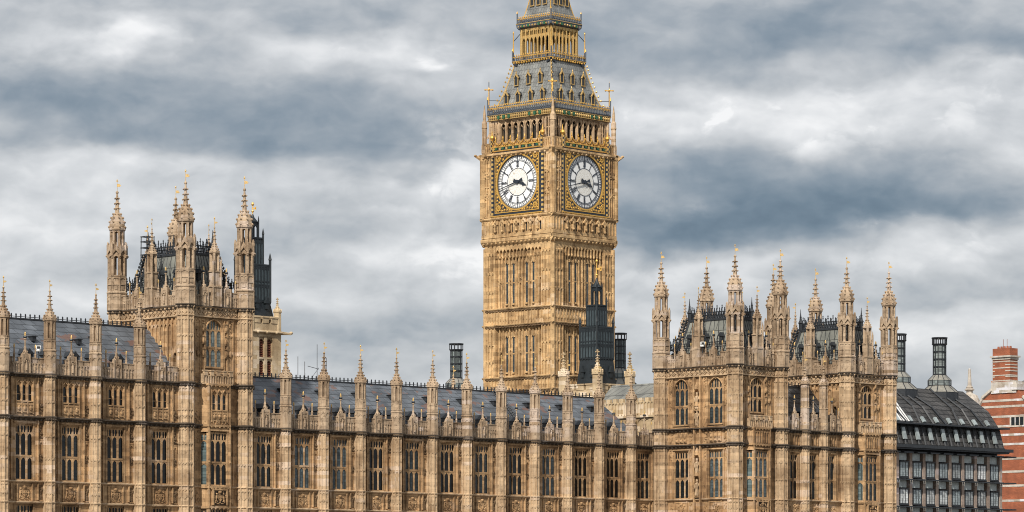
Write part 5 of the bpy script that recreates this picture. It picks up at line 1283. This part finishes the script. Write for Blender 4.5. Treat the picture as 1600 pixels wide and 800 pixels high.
# gable faces left (south): local x runs to the right in the picture
GW = (-4.3, 9.0)
def gable_wall():
    mb = MB(); pts = [(-4.3, 0), (12, 0), (12, 26), (4.6, 32.0), (3.2, 33.0), (-2.0, 33.0), (-2.7, 32.0), (-4.3, 29.7)]
    return mb, pts
GP = [(-4.9, 0), (12, 0), (12, 24.5), (4.5, 32.0), (3.2, 33.2), (-1.2, 33.2), (-2.9, 32.0), (-4.4, 29.2), (-4.9, 28.0)]
mb = MB(); mb.xz(GP, 0, 20); inst('wall', mb.mesh('wall', BRICK), ns, (0, 0, 0), S_)
mb = MB()
def gx(z):      # wall extent at a height
    xl = -4.9 if z < 28 else (-4.9 + (z - 28) * .42 if z < 29.2 else -4.4 + (z - 29.2) * .53); xr = 12 if z < 24.5 else 12 - (z - 24.5); return xl, xr
for z in (31.35, 30.45, 28.95, 27.5, 26.2, 24.8, 22.65, 20.7, 18.6, 16.4, 14): a, b = gx(z); mb.box(a, b, -.04, .02, z, z + .33)
inst('stone_band', mb.mesh('stone_band', WHITEST), ns, (0, 0, 0), S_)
mb = MB(); mb.tube((-4.9, -.05, 28.0), (-4.4, -.05, 29.3), .25); mb.tube((-4.4, -.05, 29.3), (-2.9, -.05, 32.1), .25); mb.tube((-2.9, -.05, 32.1), (-1.2, -.05, 33.2), .3); mb.tube((4.5, -.05, 32.0), (12, -.05, 24.5), .25); mb.box(-1.3, 3.3, -.15, 2.4, 32.6, 34.3); mb.box(2.6, 3.6, -.3, 2.0, 33.0, 33.9)
inst('coping', mb.mesh('coping', WHITEST), ns, (0, 0, 0), S_)
mb = MB(); ch = mb; mb.box(-1.1, 2.1, 0, 1.9, 34.2, 39.3)
inst_ch = inst('chimney', mb.mesh('chimney', BRICK), ns, (0, 0, 0), S_)
mb = MB()
for z in (37.25, 36.3, 35.2, 34.4): mb.box(-1.14, 2.14, -.04, 1.94, z, z + .16)
mb.box(-1.4, 2.4, -.3, 2.2, 37.95, 38.2); mb.box(-1.2, 2.2, -.1, 2.0, 37.6, 37.95)
for z in (36.75, 35.85, 35.0): mb.box(1.2, 2.14, -.04, 1.94, z, z + .15); mb.box(-1.14, -.7, -.04, 1.94, z, z + .15)
inst('chimney_band', mb.mesh('chimney_band', WHITEST), inst_ch)
mb = MB()
for i in range(5): mb.lathe(-.6 + i * .55, .8, [(.2, 39.3), (.16, 39.65)], 8)
for x in (.2, .9): mb.tube((x, .9, 39.3), (x, .9, 40.7), .04)
inst('chimney_pot', mb.mesh('chimney_pot', BRICK), inst_ch)
mb = MB(); mb.box(-3.3, -.9, 3, 5, 30, 35.6); mb.box(-3.5, -.7, 2.8, 5.2, 34.5, 34.7); o = inst('chimney', mb.mesh('chimney', OBRICK), ns, (0, 0, 0), S_)
mb = MB(); mb.box(-3.34, -.86, 2.96, 5.04, 35.5, 35.7); mb.box(-3.34, -.86, 2.96, 5.04, 34.1, 34.3); mb.box(-3.34, -.86, 2.96, 5.04, 33.6, 33.85); mb.box(-3.34, -.86, 2.96, 5.04, 32.4, 32.65); inst('chimney_band', mb.mesh('chimney_band', WHITEST), o)
mb = MB(); mb.box(5.5, 9, 6, 8, 30, 36.2); inst('chimney', mb.mesh('chimney', BRICK), ns, (0, 0, 0), S_)
mb = MB(); mb.xz([(-4.95, 28.1), (-2.9, 32.1), (-1.2, 33.3), (3.2, 34.7), (5.4, 34.6), (12.1, 25.6), (12.1, 24.4), (4.5, 31.9), (3.2, 33.1), (-1.2, 33.0), (-2.9, 31.8), (-4.5, 28.1)], 2.6, 20); inst('roof', mb.mesh('roof', plain('lead_roof', (.12, .135, .145), .5, 0, .15)), ns, (0, 0, 0), S_)
mb = MB(); mb.box(2.1, 4.9, -.08, .02, 27.5, 29.2); fr_ = inst('window', mb.mesh('window', WHITEST), ns, (0, 0, 0), S_)
mb = MB()
for a in (2.4, 3.2, 4.0): mb.box(a, a + .6, -.11, -.05, 27.75, 28.95)
inst('pane', mb.mesh('pane', GLASS), fr_)
mb = MB(); mb.box(-3.9, -2.3, -.08, .02, 27.5, 29.1); fr_ = inst('window', mb.mesh('window', WHITEST), ns, (0, 0, 0), S_)
mb = MB(); mb.box(-3.7, -2.5, -.11, -.05, 27.75, 28.9); inst('pane', mb.mesh('pane', GLASS), fr_)
dt = thing('domed_turret', 'small pale stone dome with obelisk finial between the bronze roof and the brick gable', 'turret', (402.5, 306.4, 0))
mb = MB(); mb.lathe(0, 0, [(1.8, 0), (1.8, 30.2), (2.0, 30.4), (2.0, 30.7), (1.75, 30.8)], 16); inst('drum', mb.mesh('drum', WHITEST), dt)
mb = MB(); mb.lathe(0, 0, [(1.75, 30.8), (1.68, 31.5), (1.45, 32.2), (1.05, 32.75), (.6, 33.0)], 16)
for k in range(8): a = k * PI / 4; mb.tube((1.77 * math.cos(a), 1.77 * math.sin(a), 30.9), (1.08 * math.cos(a), 1.08 * math.sin(a), 32.75), .1)
inst('dome', mb.mesh('dome', WHITEST), dt)
mb = MB(); mb.lathe(0, 0, [(.5, 32.9), (.5, 33.4), (.75, 33.5), (.75, 33.7), (.5, 33.8), (.55, 34.0), (.36, 34.15), (.32, 34.3), (.2, 36.7), (.03, 36.85)], 8); inst('finial', mb.mesh('finial', WHITEST), dt)

# ------------------------------------------------------------------ scaffolding, cameras
SPOLES = ((3.19, 27.96), (4.16, 27.46), (5.94, 29.4), (7.28, 28.0), (.44, 25.9))
sc = thing('scaffolding', 'bare grey scaffold poles rising behind the long wing roof near the louvred tower', 'scaffolding', (231.0, 268.0, 0))
mb = MB()
for dx, z in SPOLES: mb.tube((dx, 0, 0), (dx, 0, z), .04); mb.tube((dx, 2, 0), (dx, 2, z - 3), .04)
for z, x0_, x1_ in ((25.4, .4, 7.3), (26.9, 4.6, 6.2), (25.7, 4.0, 6.4)): mb.tube((x0_, 0, z + .1), (x1_, 0, z - .15), .035)
mb.tube((5.0, 0, 25.6), (6.2, 0, 26.9), .03)
inst('poles', mb.mesh('poles', STEEL), sc)
def camera_thing(label, x, y, z):
    t = thing('security_camera', label, 'camera', (x, y, z), R(-35), 'white security cameras on the palace parapets'); mb = MB(); mb.box(-.3, .3, -.35, .35, .35, .75); mb.lathe(0, 0, [(.3, .05), (.34, .2), (.3, .36)], 10)
    t.scale = (.75, .75, .75); inst('housing', mb.mesh('housing', WHITE), t); mb = MB(); mb.box(-.05, .05, -.05, .05, -.9, .1); mb.box(-.2, .2, -.42, -.34, .42, .66); inst('mount', mb.mesh('mount', IRON), t)
camera_thing('white security camera on the parapet of the three storey wing', 186.4, 250.0, 25.0)
camera_thing('white security camera on the parapet of the tower with two arched windows', 271.1, 242.9, 29.6)
